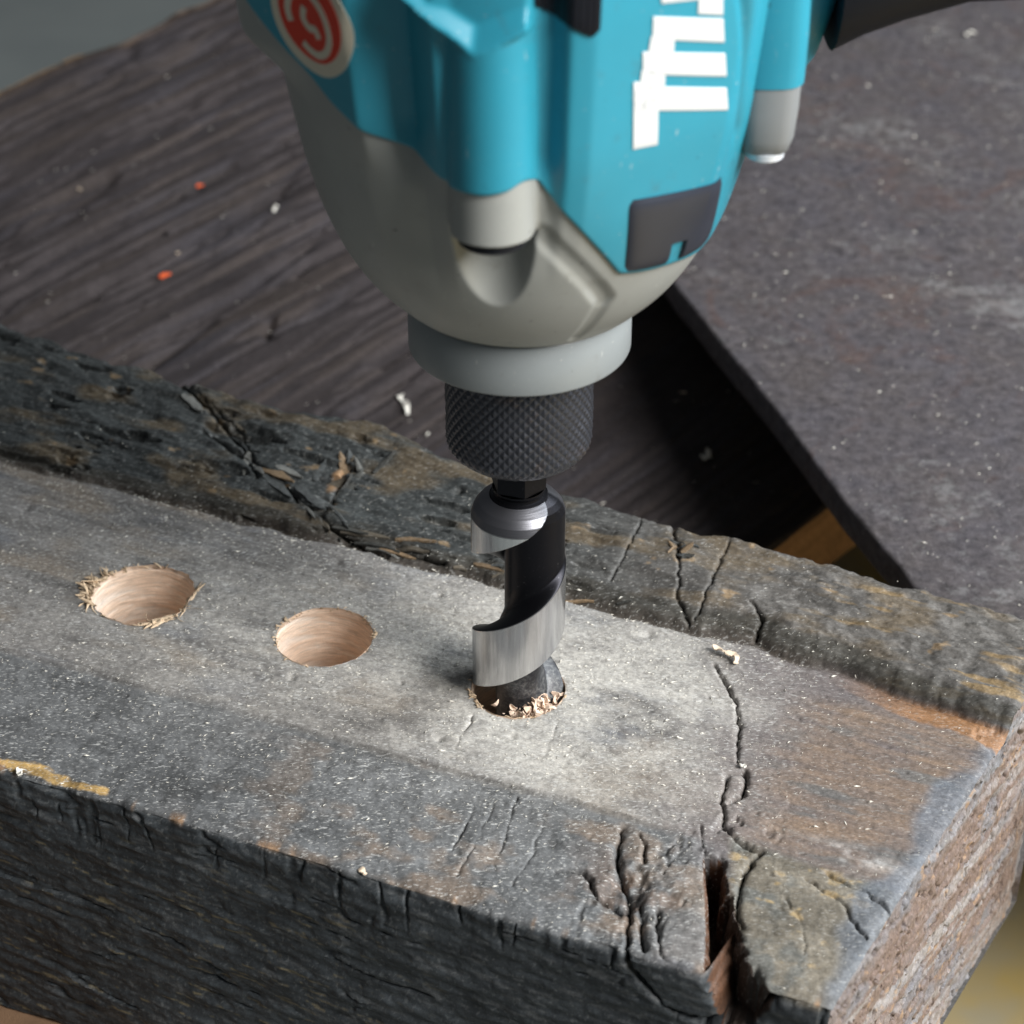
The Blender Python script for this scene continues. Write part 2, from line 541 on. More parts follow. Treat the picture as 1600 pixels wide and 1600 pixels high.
def h_timber(u, w):
    """relief along the surface normal, in mm, on the unrolled timber surface"""
    h = np.zeros_like(u)
    g = v_groove(u)
    fl = smooth(VF - 0.5, VF + 1.5, w) * smooth(g + 1, g - 1, w)
    bk = smooth(g - 0.5, g + 2, w)
    ft = smooth(VF + 0.5, VF - 2.0, w)
    uq = u + 2.0 * fbm(u / 30, w / 30, 3, 2)
    h += fl * (0.16 * fbm(u / 14, w / 1.6, 12, 4) + 0.22 * fbm(u / 22, w / 18, 13, 3) + 0.10 * fbm(u * .6, w * .9, 14, 3) - 0.28 * smooth(.5, .75, fbm(u / 4.0, w / 1.6, 11, 3)))
    h += fl * 0.14 * fbm(u / 45, w / 0.8, 79, 3)
    cz = np.exp(-((u - 44) / 11) ** 2 - ((w + 46) / 13) ** 2) + 0.6 * np.exp(-((u - 58) / 7) ** 2 - ((w + 24) / 8) ** 2)
    h += fl * cz * (0.9 * fbm(u / 3.2, w / 4.5, 32, 4) - 1.4 * smooth(.25, .5, fbm(u / 3, w / 6, 33, 3)))
    h += fl * smooth(40, 70, u) * 0.25 * fbm(u / 14, w / 1.6, 15, 4)
    h += fl * smooth(-30, -34, w) * 0.45 * fbm(u / 5, w / 7, 16, 4)
    h += bk * (1.1 * fbm(u / 16, w / 4.0, 17, 4) + 0.45 * fbm(u / 5.0, w / 1.4, 18, 4))
    h -= bk * 1.6 * smooth(0.25, 0.5, fbm(u / 14, w / 3.0, 31, 4)) * smooth(20, -20, u)
    h += bk * smooth(30, 60, u) * 0.5 * fbm(u / 3.0, w / 1.3, 27, 4)
    # charred broken front face: long grain, cross checks near its upper edge
    gr = fbm(uq / 16, (w + 0.10 * u) / 1.9, 19, 5)
    h += ft * (0.42 * gr + 0.8 * fbm(u / 24, w / 9, 20, 3) + 0.40 * fbm(u / 3.6, w / 1.7, 21, 5))
    ck = np.abs(fbm((u + 1.2 * fbm(u / 4, w / 5, 23, 2)) / 5.5, w / 40, 22, 2))
    h -= ft * smooth(VF - 15, VF - 5, w + 3 * fbm(u / 8, 0 * u, 24, 2)) * 0.9 * smooth(0.10, 0.0, ck) * smooth(.35, .7, vn(u / 6, w / 6, 28))
    lay = np.abs(fbm(u / 30, (w + .06 * u) / 4.5, 25, 2))
    h -= ft * 0.7 * smooth(0.10, 0.0, lay) * smooth(.4, .7, vn(u / 14, w / 5, 29))
    # wavering front edge
    h -= 1.2 * np.exp(-((w - VF) / 2.6) ** 2) * (0.6 + 1.0 * fbm(u / 6, 0 * u, 26, 4))
    jx = u + 0.8 * fbm(u * .4, w * .4, 41, 4); jy = w + 0.8 * fbm(u * .4, w * .4, 42, 4)
    for pts, hw, dp in CR:
        xs = [p[0] for p in pts]; ys = [p[1] for p in pts]
        m = (u > min(xs) - 5) & (u < max(xs) + 5) & (w > min(ys) - 5) & (w < max(ys) + 5)
        if not m.any(): continue
        d = segdist(jx[m], jy[m], pts)
        var = 0.25 + 1.1 * vn(u[m] / 5.0, w[m] / 5.0, 43)
        h[m] -= dp * 1.15 * var * np.exp(-d / (hw * (0.20 + 0.30 * var)))
    # deep split at the corner
    m = (u > 45) & (u < 82) & (w > -82) & (w < -25)
    if m.any():
        gx = jx[m] + 1.5 * fbm(u[m] / 3.0, w[m] / 3.0, 47, 4); gy = jy[m] + 1.0 * fbm(u[m] / 3.0, w[m] / 3.0, 48, 4)
        ins = inpoly(gx, gy, GAP)
        d = segdist(gx, gy, GAP + GAP[:1])
        h[m] -= np.where(ins, 15.0 * smooth(0, 1.8, d) + 1.0, 0.7 * np.exp(-d / 0.6))
    # shelled-out scar next to the split
    d = np.hypot((u - 42) / 5, (w + 49) / 8)
    h -= 1.8 * smooth(1.0, 0.5, d + 0.25 * fbm(u / 2, w / 2, 44, 3)) * (w > VF - 2)
    d = np.hypot((u + 103) / 12, (w - 63) / 4)
    h -= 2.0 * smooth(1.0, 0.4, d + 0.35 * fbm(u / 4, w / 2, 45, 3))
    # chipped corner where the step meets the end
    d = np.hypot((u - 101) / 5, (w - 22) / 4)
    h -= 1.2 * smooth(1.1, 0.6, d + 0.3 * fbm(u / 2, w / 2, 46, 3))
    # small dents left by tools
    for (cu, cw, r, dp) in [(-48, -15.5, 1.2, .8), (-9.4, -22, 1.4, .9), (20, 29, 1.3, .8), (-30, 25, 1.0, .6), (-140, 20, 1.6, .7), (-58, 28, 1.2, .7), (24, -42, 1.6, .8), (-25, -8, 0.8, .5), (5, -16, 1.0, .4)]:
        h -= dp * np.exp(-(((u - cu) ** 2 + (w - cw) ** 2) / r ** 2))
    return h


def lerp(a, b, t): return a * (1 - t)[..., None] + np.asarray(b) * t[..., None]


def col_timber(u, w):
    g = v_groove(u)
    wn = 5 * fbm(u / 18, w / 18, 60, 4)
    n1 = fbm(u / 9, w / 5, 61, 5); n2 = fbm(u / 30, w / 14, 62, 4); n3 = fbm(u / 20, w / 1.6, 63, 4)
    c = np.zeros(u.shape + (3,)) + np.array([0.138, 0.131, 0.126])
    c *= (1 + 0.25 * n1 + 0.25 * n2 + 0.22 * n3)[..., None]
    c = lerp(c, [0.105, 0.115, 0.135], 0.5 * smooth(0.05, 0.5, fbm(u / 20, w / 8, 77, 4)))
    lg = fbm(u / 45, w / 0.8, 79, 3)
    c *= (1 + 0.28 * lg)[..., None]
    # brownish weathering
    c = lerp(c, [0.185, 0.150, 0.115], 0.7 * smooth(0.05, 0.5, fbm(u / 26, w / 9, 64, 4)))
    # purple-brown heartwood to the right
    c = lerp(c, np.array([0.118, 0.098, 0.096]), 0.75 * smooth(28, 52, u + wn) * smooth(-38, -30, w + wn * .4))
    br = smooth(52, 68, u + 1.5 * wn) * smooth(-33, -24, w + wn * .3) * smooth(24, 18, w)
    c = lerp(c, np.array([0.185, 0.125, 0.082]) * (1 + 0.3 * n3)[..., None], 0.85 * br * (0.55 + 0.45 * n1 + 0.3 * n3))
    c = lerp(c, [0.10, 0.102, 0.102], 0.75 * br * smooth(0.05, 0.5, fbm(u / 18, w / 4, 65, 4)))
    # front strip
    fs = smooth(-29, -31.5, w + 1.6 * fbm(u / 25, 0 * u + 3.3, 9, 3))
    c = lerp(c, np.array([0.098, 0.101, 0.104]) * (1 + 0.3 * n1 + 0.3 * n2 + .25 * n3)[..., None], fs * smooth(60, 45, u))
    c = lerp(c, [0.165, 0.125, 0.095], 0.75 * fs * smooth(0.0, 0.45, fbm(u / 11, w / 7, 66, 4)) * smooth(-60, -10, u))
    cz = np.exp(-((u - 44) / 11) ** 2 - ((w + 46) / 13) ** 2)
    c = lerp(c, np.array([0.13, 0.085, 0.06]) * (1 + .4 * n3)[..., None], 0.8 * np.clip(cz, 0, 1) * smooth(-.05, .4, fbm(u / 4, w / 7, 34, 4)))
    # tan block by the corner
    tb = smooth(61, 64, u + .2 * wn + 0.3 * (w + 44)) * smooth(-26.5, -29.5, w + 0.3 * wn + 0.12 * (u - 62))
    c = lerp(c, np.array([0.150, 0.132, 0.104]) * (1 + 0.5 * n1)[..., None], tb)
    c = lerp(c, [0.115, 0.115, 0.105], 0.9 * tb * smooth(0.0, 0.4, fbm(u / 7, w / 6, 67, 4)))
    c = lerp(c, [0.34, 0.25, 0.13], 0.8 * tb * smooth(0.38, 0.6, fbm(u / 5, w / 3, 68, 4)))
    # blue-grey band along the end
    de = u_end(np.clip(w, VF, 60)) - u
    c = lerp(c, np.array([0.105, 0.118, 0.138]) * (1 + .4 * n1)[..., None], 0.8 * smooth(7, 2, de + 1.6 * wn) * smooth(VF - 4, VF, w))
    # sawdust settled around the holes
    q = np.exp(-((u - 6) / 52) ** 2 - ((w - 2) / 34) ** 2)
    q = np.maximum(q, 0.62 * np.exp(-((u + 55) / 60) ** 2 - ((w + 4) / 30) ** 2))
    q = np.maximum(q, 0.85 * np.exp(-((u - 14) / 18) ** 2 - ((w + 16) / 16) ** 2))
    q *= smooth(g + .5, g - 4, w) * (1 - 0.72 * fs) * smooth(70, 38, u + wn * 1.6)
    sd = np.clip(q * (0.95 + 0.7 * n2 + 0.6 * n1 + 0.5 * fbm(u / 3, w / 2, 76, 3)), 0, 1)
    c = lerp(c, [0.40, 0.382, 0.35], 0.9 * sd)
    # pale scrape
    sp = np.exp(-((u - 79) / 9) ** 2 - ((w + 24.5) / 2.2) ** 2) * smooth(-.1, .3, n1)
    c = lerp(c, [0.45, 0.44, 0.43], sp)
    # back strip
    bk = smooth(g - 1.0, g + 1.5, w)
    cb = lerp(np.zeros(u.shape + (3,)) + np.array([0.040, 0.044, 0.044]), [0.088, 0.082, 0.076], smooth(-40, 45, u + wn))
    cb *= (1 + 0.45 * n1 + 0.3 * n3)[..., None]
    cb = lerp(cb, [0.115, 0.085, 0.05], 0.65 * smooth(0.0, 0.5, fbm(u / 18, w / 6, 69, 4)))
    cb = lerp(cb, [0.22, 0.15, 0.07], 0.75 * smooth(0.25, 0.5, fbm(u / 14, w / 3, 70, 4)) * smooth(40, 75, u))
    cb = lerp(cb, [0.26, 0.18, 0.10], 0.7 * smooth(0.5, 0.68, fbm(u / 7, w / 3.5, 71, 4)))
    cb = lerp(cb, [0.34, 0.20, 0.10], 0.8 * smooth(.9, .3, np.hypot((u + 71) / 2.2, (w - 57) / 7) + .6 * n1))
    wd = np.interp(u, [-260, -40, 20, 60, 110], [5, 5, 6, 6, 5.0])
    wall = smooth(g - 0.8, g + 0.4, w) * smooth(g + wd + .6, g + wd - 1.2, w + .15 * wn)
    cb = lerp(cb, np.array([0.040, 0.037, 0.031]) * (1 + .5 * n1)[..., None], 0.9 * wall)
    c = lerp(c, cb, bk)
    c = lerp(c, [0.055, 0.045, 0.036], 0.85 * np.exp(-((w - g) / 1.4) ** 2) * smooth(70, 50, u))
    c = lerp(c, np.array([0.24, 0.12, 0.05]) * (1 + .3 * n3)[..., None], 0.85 * smooth(60, 88, u) * smooth(g - 6, g - 4.6, w + .25 * wn) * smooth(g + .6, g - .4, w))
    # charred front face
    ft = smooth(VF + 0.3, VF - 1.5, w + 0.35 * wn)
    cf = np.zeros(u.shape + (3,)) + np.array([0.034, 0.039, 0.043])
    cf = cf * (1 + 0.5 * n1 + 0.5 * fbm(u / 12, w / 1.2, 72, 4))[..., None]
    cf = lerp(cf, [0.19, 0.155, 0.09], 0.75 * smooth(0.36, 0.6, fbm(u / 7, (w + .12 * u) / 0.9, 73, 4)) * smooth(-70, -80, w) * smooth(30, -40, u))
    cf = lerp(cf, [0.085, 0.088, 0.09], 0.7 * smooth(0.2, 0.55, fbm(u / 6, (w + .12 * u) / 0.8, 74, 4)))
    c = lerp(c, cf, ft)
    # bare ochre wood on the broken edge
    d = segdist(u + .8 * n1, w + .8 * n1, [(-110, -61.6), (-94, -60.9), (-85, -60.4), (-78, -61.4), (-69, -61.0)])
    c = lerp(c, np.array([0.46, 0.30, 0.115]) * (1 + .5 * n3)[..., None], 0.95 * smooth(1.6, 0.5, d + 1.5 * fbm(u / 3, w / 1.2, 78, 3)))
    c = lerp(c, [0.33, 0.20, 0.11], 0.7 * np.exp(-((w - VF - 1) / 1.3) ** 2) * smooth(0.25, 0.5, fbm(u / 5, 0 * u, 75, 4)))
    # inside of the split: brown left wall, shade of the deep right side painted in
    m = inpoly(u, w, GAP)
    c[m] = np.where((u[m] < 60 + .2 * (-40 - w[m]))[..., None], [0.085, 0.042, 0.024], [0.030, 0.020, 0.015]) * (1 + .5 * n1[m])[..., None]
    sa = 1.0 - 0.55 * bk - 0.0 * u
    sa = sa * (1 - 0.85 * ft) * (1 - 0.6 * smooth(45, 70, u))
    return np.concatenate([np.clip(c, 0.004, 0.9), np.clip(sa, 0, 1)[..., None]], -1)


def timber():
    root = empty('drilled_timber', (0, 0, ZB), 'thick weathered grey timber with two open drilled holes, lying across the foreground', 'timber')
    t = np.concatenate([np.linspace(0, 0.27, 90)[:-1], np.linspace(0.27, 0.985, 860)[:-1], np.linspace(0.985, 1, 34)])
    nb, ntp, nf = 26, 440, 150
    f_top = np.linspace(0, 1, ntp)
    U0 = -265.0
    # unrolled coordinate for each row
    T = t[None, :]
    rows = []
    for j in range(nb):
        rows.append(('b', j / nb))
    for j in range(ntp):
        rows.append(('t', f_top[j]))
    for j in range(1, nf + 1):
        rows.append(('f', j / nf))
    n = len(rows); m = len(t)
    Vv = np.zeros((n, m)); Z = np.zeros((n, m)); W = np.zeros((n, m)); U = np.zeros((n, m))
    for i, (k, f) in enumerate(rows):
        if k == 'b':
            ua = U0 + (u_end(62) - U0) * t
            vb = v_back(ua); zt = z_top(ua, vb)
            U[i] = ua; Vv[i] = vb; Z[i] = ZB + (zt - ZB) * f; W[i] = vb + (zt - ZB) * (1 - f)
        elif k == 't':
            v_nom = 62 + (VF - 62) * f
            ua = U0 + (u_end(v_nom) - U0) * t
            vb = v_back(ua)
            v = vb + (VF - vb) * f
            U[i] = ua; Vv[i] = v; Z[i] = z_top(ua, v); W[i] = v
        else:
            ua = U0 + (u_end(VF) - U0) * t
            zt = z_top(ua, 0 * ua + VF)
            U[i] = ua; Vv[i] = VF; Z[i] = zt + (ZB - zt) * f; W[i] = VF + (ZB - zt) * f
    P = np.stack([U, Vv, Z], -1)
    sl = slice(nb - 10, nb + 14)
    Ps = P.copy()
    G = gauss1(P, 3.0, 0)
    for a, b in ((nb - 9, nb + 12), (nb + ntp - 12, nb + ntp + 10)):
        Ps[a:b] = G[a:b]
    P = Ps
    du = np.gradient(P, axis=1); dv = np.gradient(P, axis=0)
    nrm = np.cross(dv, du); nrm /= np.linalg.norm(nrm, axis=-1, keepdims=True) + 1e-9
    if nrm[nb + ntp // 2, m // 2, 2] < 0: nrm = -nrm
    h = h_timber(U, W)
    de = u_end(np.clip(Vv, VF, 62)) - U
    h -= 1.6 * np.exp(-de / 0.8) * (0.7 + 0.5 * fbm(W / 3, 0 * W, 80, 3))
    P = P + nrm * h[..., None]
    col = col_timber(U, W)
    X = P[..., 0] * EU[0] + P[..., 1] * EV[0]
    Y = P[..., 0] * EU[1] + P[..., 1] * EV[1]
    XYZ = np.stack([X, Y, P[..., 2]], -1).reshape(-1, 3)
    F = gridfaces(n, m)
    # open the three drilled holes
    flatW = W.reshape(-1); top = (np.repeat([r[0] == 't' for r in rows], m))
    keep = np.ones(len(F), bool)
    for hi, (hu, hv, hr) in enumerate(HOLES):
        hx, hy = hu * EU[0] + hv * EV[0], hu * EU[1] + hv * EV[1]
        dx, dy = XYZ[:, 0] - hx, XYZ[:, 1] - hy
        d = np.hypot(dx, dy); a = np.arctan2(dy, dx)
        rr = hr + rim(a, hi)
        ins = top & (d < rr)
        keep &= ~ins[F].all(1)
        s = ins & (d > 1e-6)
        XYZ[s, 0] = hx + dx[s] / d[s] * rr[s]; XYZ[s, 1] = hy + dy[s] / d[s] * rr[s]
        near = top & (d < hr + 3.5)
        XYZ[near, 2] -= 0.25 * np.exp(-(d[near] - hr) / 0.8) * (vn(a[near] * 4, 0 * a[near], 90 + hi))
    F = F[keep]
    nv = len(XYZ)
    # closing strip below
    b0 = np.arange(m - 1)
    last = (n - 1) * m
    Fb = np.stack([b0, b0 + 1, last + b0 + 1, last + b0], -1)
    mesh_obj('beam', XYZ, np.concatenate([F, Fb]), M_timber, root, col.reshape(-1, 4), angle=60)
    # sawn end with its end grain
    ring = P[:, -1, :]
    K = 120
    f = np.linspace(0, 1, K) ** 0.9
    tgt = np.stack([ring[:, 0], np.clip(ring[:, 1], -30, 35), np.full(n, ZB)], -1)
    E_ = ring[None] * (1 - f)[:, None, None] + tgt[None] * f[:, None, None]
    v, z = E_[..., 1], E_[..., 2]
    rel = 0.7 * fbm(v / 10, z / 1.5, 101, 4) + 0.5 * fbm(v / 1.6, z / 1.2, 102, 3)
    pore = smooth(0.34, 0.6, fbm(v / 1.7, z / 1.1, 103, 2))
    ramp_ = smooth(0, 0.06, f)[:, None]
    E_[..., 0] = u_end(v) - 1.2 * (1 - ramp_) + ramp_ * (rel - 1.2 * pore - 0.3)
    E_[0] = ring
    bands = fbm(v / 40 + 0.05 * z, z / 2.6 + 0.09 * v, 104, 4)
    c = np.zeros(v.shape + (3,)) + np.array([0.150, 0.108, 0.092])
    c = lerp(c, [0.24, 0.22, 0.215], smooth(-0.1, 0.45, bands))
    c = lerp(c, [0.15, 0.15, 0.165], 0.8 * smooth(0.0, 0.5, fbm(v / 12, z / 7, 105, 4)))
    c = lerp(c, [0.16, 0.17, 0.19], 0.8 * smooth(0.16, 0.05, f)[:, None] * (0.6 + 0.4 * bands))
    c = lerp(c, [0.30, 0.19, 0.11], 0.7 * smooth(0.4, 0.62, fbm(v / 3, z / 2, 106, 3)))
    c = lerp(c, [0.05, 0.032, 0.024], 0.85 * pore)
    EX = E_[..., 0] * EU[0] + v * EV[0]; EY = E_[..., 0] * EU[1] + v * EV[1]
    mesh_obj('end_grain', np.stack([EX, EY, z], -1).reshape(-1, 3), gridfaces(K, n, flip=True), M_timber, root, np.concatenate([np.clip(c, .01, .8), 0.15 + 0 * c[..., :1]], -1).reshape(-1, 4), angle=60)
    # drilled holes: fresh wood walls
    for hi, (hu, hv, hr) in enumerate(HOLES):
        hx, hy = hu * EU[0] + hv * EV[0], hu * EU[1] + hv * EV[1]
        nA = 180; zs = np.concatenate([np.linspace(0.12, -3, 14)[:-1], np.linspace(-3, -34, 70)])
        a = np.linspace(0, 2 * np.pi, nA, endpoint=False)
        A, ZZ = np.meshgrid(a, zs)
        ca, sa = np.cos(A), np.sin(A)
        wisp = fbm(ca * 0.9 + 5 + 0.35 * sa, ZZ * 0.8 + 1.5 * ca + 0.7 * sa, 120 + hi, 4) + 0.7 * fbm(ca * 1.6, ZZ * 1.9 + 2.6 * ca - sa, 123 + hi, 4)
        R = hr + rim(A, hi) * np.exp(ZZ / 1.2) + 0.24 * wisp * smooth(0.1, -1.5, ZZ)
        Xh = hx + R * ca; Yh = hy + R * sa
        V = np.stack([Xh, Yh, ZZ + 0 * A], -1).reshape(-1, 3)
        cc = np.zeros(A.shape + (3,)) + np.array([0.86, 0.66, 0.51])
        cc = lerp(cc, [0.90, 0.78, 0.67], smooth(-0.1, 0.6, wisp))
        cc = lerp(cc, [0.64, 0.45, 0.33], 0.4 * smooth(0.1, 0.7, fbm(ca * 1.2, ZZ / 3 + ca * 2, 130 + hi, 3)))
        cc = lerp(cc, [0.55, 0.38, 0.26], 0.7 * smooth(-1.0, 0.1, ZZ + .5 * wisp))
        F = [tuple(x) for x in gridfaces(len(zs), nA, True, flip=True)]
        V = np.concatenate([V, [[hx, hy, -36.0]]])
        ci = len(V) - 1; b = (len(zs) - 1) * nA
        F += [(b + k, ci, b + (k + 1) % nA) for k in range(nA)]
        cc = np.concatenate([cc.reshape(-1, 3), [[0.5, 0.32, 0.2]]])
        o = mesh_obj('drilled_hole', V, F, M_bore, root, cc, angle=None)
        o['label'] = ['fresh pale wood inside the hole being drilled', 'clean round hole of pale fresh wood between the drill and the ragged hole', 'ragged round hole of pale fresh wood nearest the left edge'][hi]
        # torn fibres round the rim
        VV, FF = [], []
        cnt = [40, 70, 150][hi]
        for k in range(cnt):
            if hi == 2:
                a0 = random.choice([random.gauss(math.radians(175), .5), random.gauss(math.radians(-30), .38), random.gauss(math.radians(-70), .3), random.gauss(math.radians(125), .28), random.uniform(-math.pi, math.pi)])
                Lg = random.uniform(.4, 1.5)
            elif hi == 1:
                a0 = random.choice([random.gauss(math.radians(10), .3), random.gauss(math.radians(150), .4), random.uniform(-math.pi, math.pi)])
                Lg = random.uniform(0.5, 1.5)
            else:
                a0 = random.choice([random.gauss(math.radians(190), .4), random.gauss(math.radians(-90), .6)])
                Lg = random.uniform(0.6, 1.7)
            tuft = None
            if hi == 2 and k < 34: tuft = 'l'; a0 = math.radians(random.choice([172, 188, 150]) + random.gauss(0, 9)); Lg = random.uniform(2.5, 5.2)
            elif hi == 2 and k < 60: tuft = 'r'; a0 = math.radians(random.uniform(-75, -5)); Lg = random.uniform(3.0, 7.5)
            r_in = hr + float(rim(np.array(a0), hi)) - random.uniform(0.0, 0.4)
            p = Vector((hx + r_in * math.cos(a0), hy + r_in * math.sin(a0), random.uniform(-0.8, 0.2)))
            out = Vector((math.cos(a0), math.sin(a0), 0)); grain = Vector((EU[0], EU[1], 0))
            if grain.dot(out) < 0: grain = -grain
            tan = Vector((-math.sin(a0), math.cos(a0), 0))
            d = (out * random.uniform(.0, .5) + grain * random.uniform(.1, 1.0) + tan * random.gauss(0, .55) + Vector((0, 0, random.uniform(.0, .35)))).normalized()
            if tuft == 'r': d = (tan * random.choice([-1, 1]) + out * random.uniform(0, .35) + Vector((0, 0, random.uniform(0, .2)))).normalized()
            if tuft == 'l': d = (d + Vector((0, 0, random.uniform(.1, .6)))).normalized()
            curl_ = (tan * random.gauss(0, .8) + Vector((0, 0, random.uniform(-1.1, .1))) + out * random.gauss(0, .4))
            ns = 6; pts = []; q = p.copy()
            for k_ in range(ns):
                pts.append(q.copy()); q = q + d * (Lg / (ns - 1)); d = (d + curl_ * (.42 if tuft else .26)).normalized()
            for k_ in range(ns):
                if pts[k_].z < 0.12 and (Vector((pts[k_].x - hx, pts[k_].y - hy)).length > hr + .3): pts[k_].z = random.uniform(.12, .5)
            if hi == 2 and k % 9 == 0: wd_big = 2.0
            else: wd_big = 1.0
            wd = wd_big * random.choice([.15, .25, .45, .75]) * (1.0 if hi == 2 else .7) * random.uniform(.7, 1.3)
            side = d.cross(Vector((random.gauss(0, .5), random.gauss(0, .5), 1))).normalized(); nor = side.cross(d).normalized()
            o_ = len(VV)
            for k_, pt in enumerate(pts):
                wk = wd * [1, 1, .9, .7, .5, .15][k_] * random.uniform(.8, 1.2)
                for aa, bb in ((-1, -.25), (0, -.35), (1, -.25), (1, .25), (0, .35), (-1, .25)):
                    VV.append(tuple(pt + side * aa * wk + nor * bb * min(wk, .3)))
            for k_ in range(ns - 1):
                for j_ in range(6): FF.append((o_ + k_ * 6 + j_, o_ + k_ * 6 + (j_ + 1) % 6, o_ + (k_ + 1) * 6 + (j_ + 1) % 6, o_ + (k_ + 1) * 6 + j_))
        cf = np.zeros((len(VV), 3)) + np.array([0.66, 0.50, 0.34]); cf *= rng.uniform(.6, 1.15, (len(VV) // 36, 1)).repeat(36, 0)
        o = mesh_obj('torn_fibres', VV, FF, M_fibre, root, np.clip(cf, 0, .9), angle=None)
        o['kind'] = 'stuff'
    return root


def rim(a, hi):
    amp = [0.18, 0.28, 0.75][hi]
    ca, sa = np.cos(a), np.sin(a)
    r = amp * fbm(ca * 2.2 + 4 + hi, sa * 2.2, 140 + hi, 4) + 0.5 * amp * fbm(ca * 8, sa * 8 + hi, 145 + hi, 2)
    if hi == 2:
        r = r + 0.9 * np.exp(-((np.angle(np.exp(1j * (a - math.radians(180))))) / 0.5) ** 2)
    return r


def surf(u, v):
    u = np.asarray(u, float); v = np.asarray(v, float)
    return z_top(u, v) + h_timber(u, v)


def uv_xy(u, v): return u * EU[0] + v * EV[0], u * EU[1] + v * EV[1]


T_root = timber()


def splinters():
    r = random.Random(77)
    J = [(-124.9, 74.9), (-110.7, 66.6), (-92.7, 53.8), (-78.4, 46.8), (-69.3, 42.7), (-58, 38), (-44, 37)]
    spots = []
    for k in range(26):
        i = r.randrange(len(J) - 1); t = r.random()
        spots.append((J[i][0] + (J[i + 1][0] - J[i][0]) * t + r.gauss(0, 2), J[i][1] + (J[i + 1][1] - J[i][1]) * t + r.gauss(0, 1.6), math.atan2(J[i + 1][1] - J[i][1], J[i + 1][0] - J[i][0]) + r.gauss(0, .25), r.uniform(4, 13)))
    for k in range(9): spots.append((-70 + r.gauss(0, 2.5), 56 + r.gauss(0, 5), math.radians(95) + r.gauss(0, .35), r.uniform(3, 9)))
    for k in range(8): spots.append((r.uniform(-40, 10), 37 + r.gauss(0, 1), r.gauss(0, .25), r.uniform(3, 9)))
    for k in range(8): spots.append((19 + r.gauss(0, 2.2), 56 + r.gauss(0, 2.5), r.uniform(0, 3.1), r.uniform(1.5, 4)))
    tones = [(0.06, 0.06, 0.055), (0.10, 0.085, 0.065), (0.20, 0.14, 0.085), (0.14, 0.14, 0.13), (0.07, 0.075, 0.075)]
    for (u0, v0, a, L) in spots:
        ns = 7; w = r.uniform(.35, 1.3) * (0.5 + L / 14); th = r.uniform(.25, .6)
        t = np.linspace(0, 1, ns)
        uu = u0 + math.cos(a) * L * t; vv = v0 + math.sin(a) * L * t + 0.4 * np.sin(t * r.uniform(2, 5))
        zz = surf(uu, vv); zz = gauss1(zz, 1.2, 0) + 0.15 + r.uniform(0, 1.4) * t ** 1.5
        wk = w * np.array([.5, .9, 1, .9, .75, .5, .12]) * np.array([r.uniform(.75, 1.2) for _ in range(ns)])
        V = []
        for i in range(ns):
            for sd, up_ in ((-1, -th), (1, -th), (1, 0.0), (0.2, th * .5), (-1, 0.05)):
                pu = uu[i] - math.sin(a) * sd * wk[i]; pv = vv[i] + math.cos(a) * sd * wk[i]
                x, y = uv_xy(pu, pv); V.append((x, y, zz[i] + up_))
        F = []
        for i in range(ns - 1):
            for j in range(5): F.append((i * 5 + j, i * 5 + (j + 1) % 5, (i + 1) * 5 + (j + 1) % 5, (i + 1) * 5 + j))
        F += [(4, 3, 2, 1, 0), tuple((ns - 1) * 5 + j for j in range(5))]
        c = np.array(r.choice(tones)) * r.uniform(.7, 1.2)
        mesh_obj('splinter', V, F, M_timber, T_root, np.concatenate([np.tile(c, (len(V), 1)), np.full((len(V), 1), .2)], 1), angle=30)


splinters()

# ------------------------------------------------------------------ board behind
TAU = math.tan(math.radians(8))
def plank_z(x, y): return -78.5 + TAU * (y - 80)


def h_plank(p, q):
    qq = q + 5 * fbm(p / 130, q / 80, 201, 3) + 0.9 * fbm(p / 16, q / 8, 202, 3)
    rough = smooth(140, 190, q + 20 * fbm(p / 60, q / 40, 203, 2))
    r1 = fbm(p / 90, qq / 4.2, 204, 3)
    lines = smooth(0.26, 0.04, np.abs(fbm(p / 130, qq / 7.0, 205, 2)))
    br = smooth(-0.15, 0.2, fbm(p / 45, qq / 12, 206, 3))
    sx = qq / 10 + 0.9 * fbm(p / 90, q / 22, 207, 3)
    step = np.floor(sx)
    tri = sx - step
    amp = 0.25 + 1.1 * vn(p / 45, step * 7.3, 214)
    h = rough * (0.15 * r1 - 3.0 * lines * br + 1.0 * amp * (1 - tri) - 1.3 * amp * smooth(.86, .97, tri) * smooth(.35, .6, vn(p / 30, step * 3.1, 215)))
    fine = fbm(p / 70, qq / 1.8, 208, 3)
    h += (1 - rough) * (0.28 * fine + 0.5 * fbm(p / 25, q / 25, 209, 3)) + 0.22 * fbm(p / 3, q / 2, 210, 3)
    h += smooth(130, 90, q) * 0.45 * np.sin(qq * 1.25 + 2 * fbm(p / 40, q / 9, 211, 2))
    for pts, hw, dp in (([(90, 262), (130, 262), (178, 262)], .9, 2.6), ([(60, 300), (110, 296), (150, 298)], 1.0, 2.4), ([(150, 288), (190, 286), (215, 290)], 1.4, 3.2), ([(120, 240), (128, 246)], 1.8, 3.5), ([(110, 330), (160, 326)], 1.0, 2.2)):
        d = segdist(p + 1.2 * fbm(p / 5, q / 5, 213, 2), q + 1.2 * fbm(p / 6, q / 6, 212, 2), pts)
        h -= dp * np.exp(-(d / hw) ** 2)
    return h


def pq_xyz(p, q):
    x = (p - q) * .70711; y = (p + q) * .70711
    return x, y, plank_z(x, y)


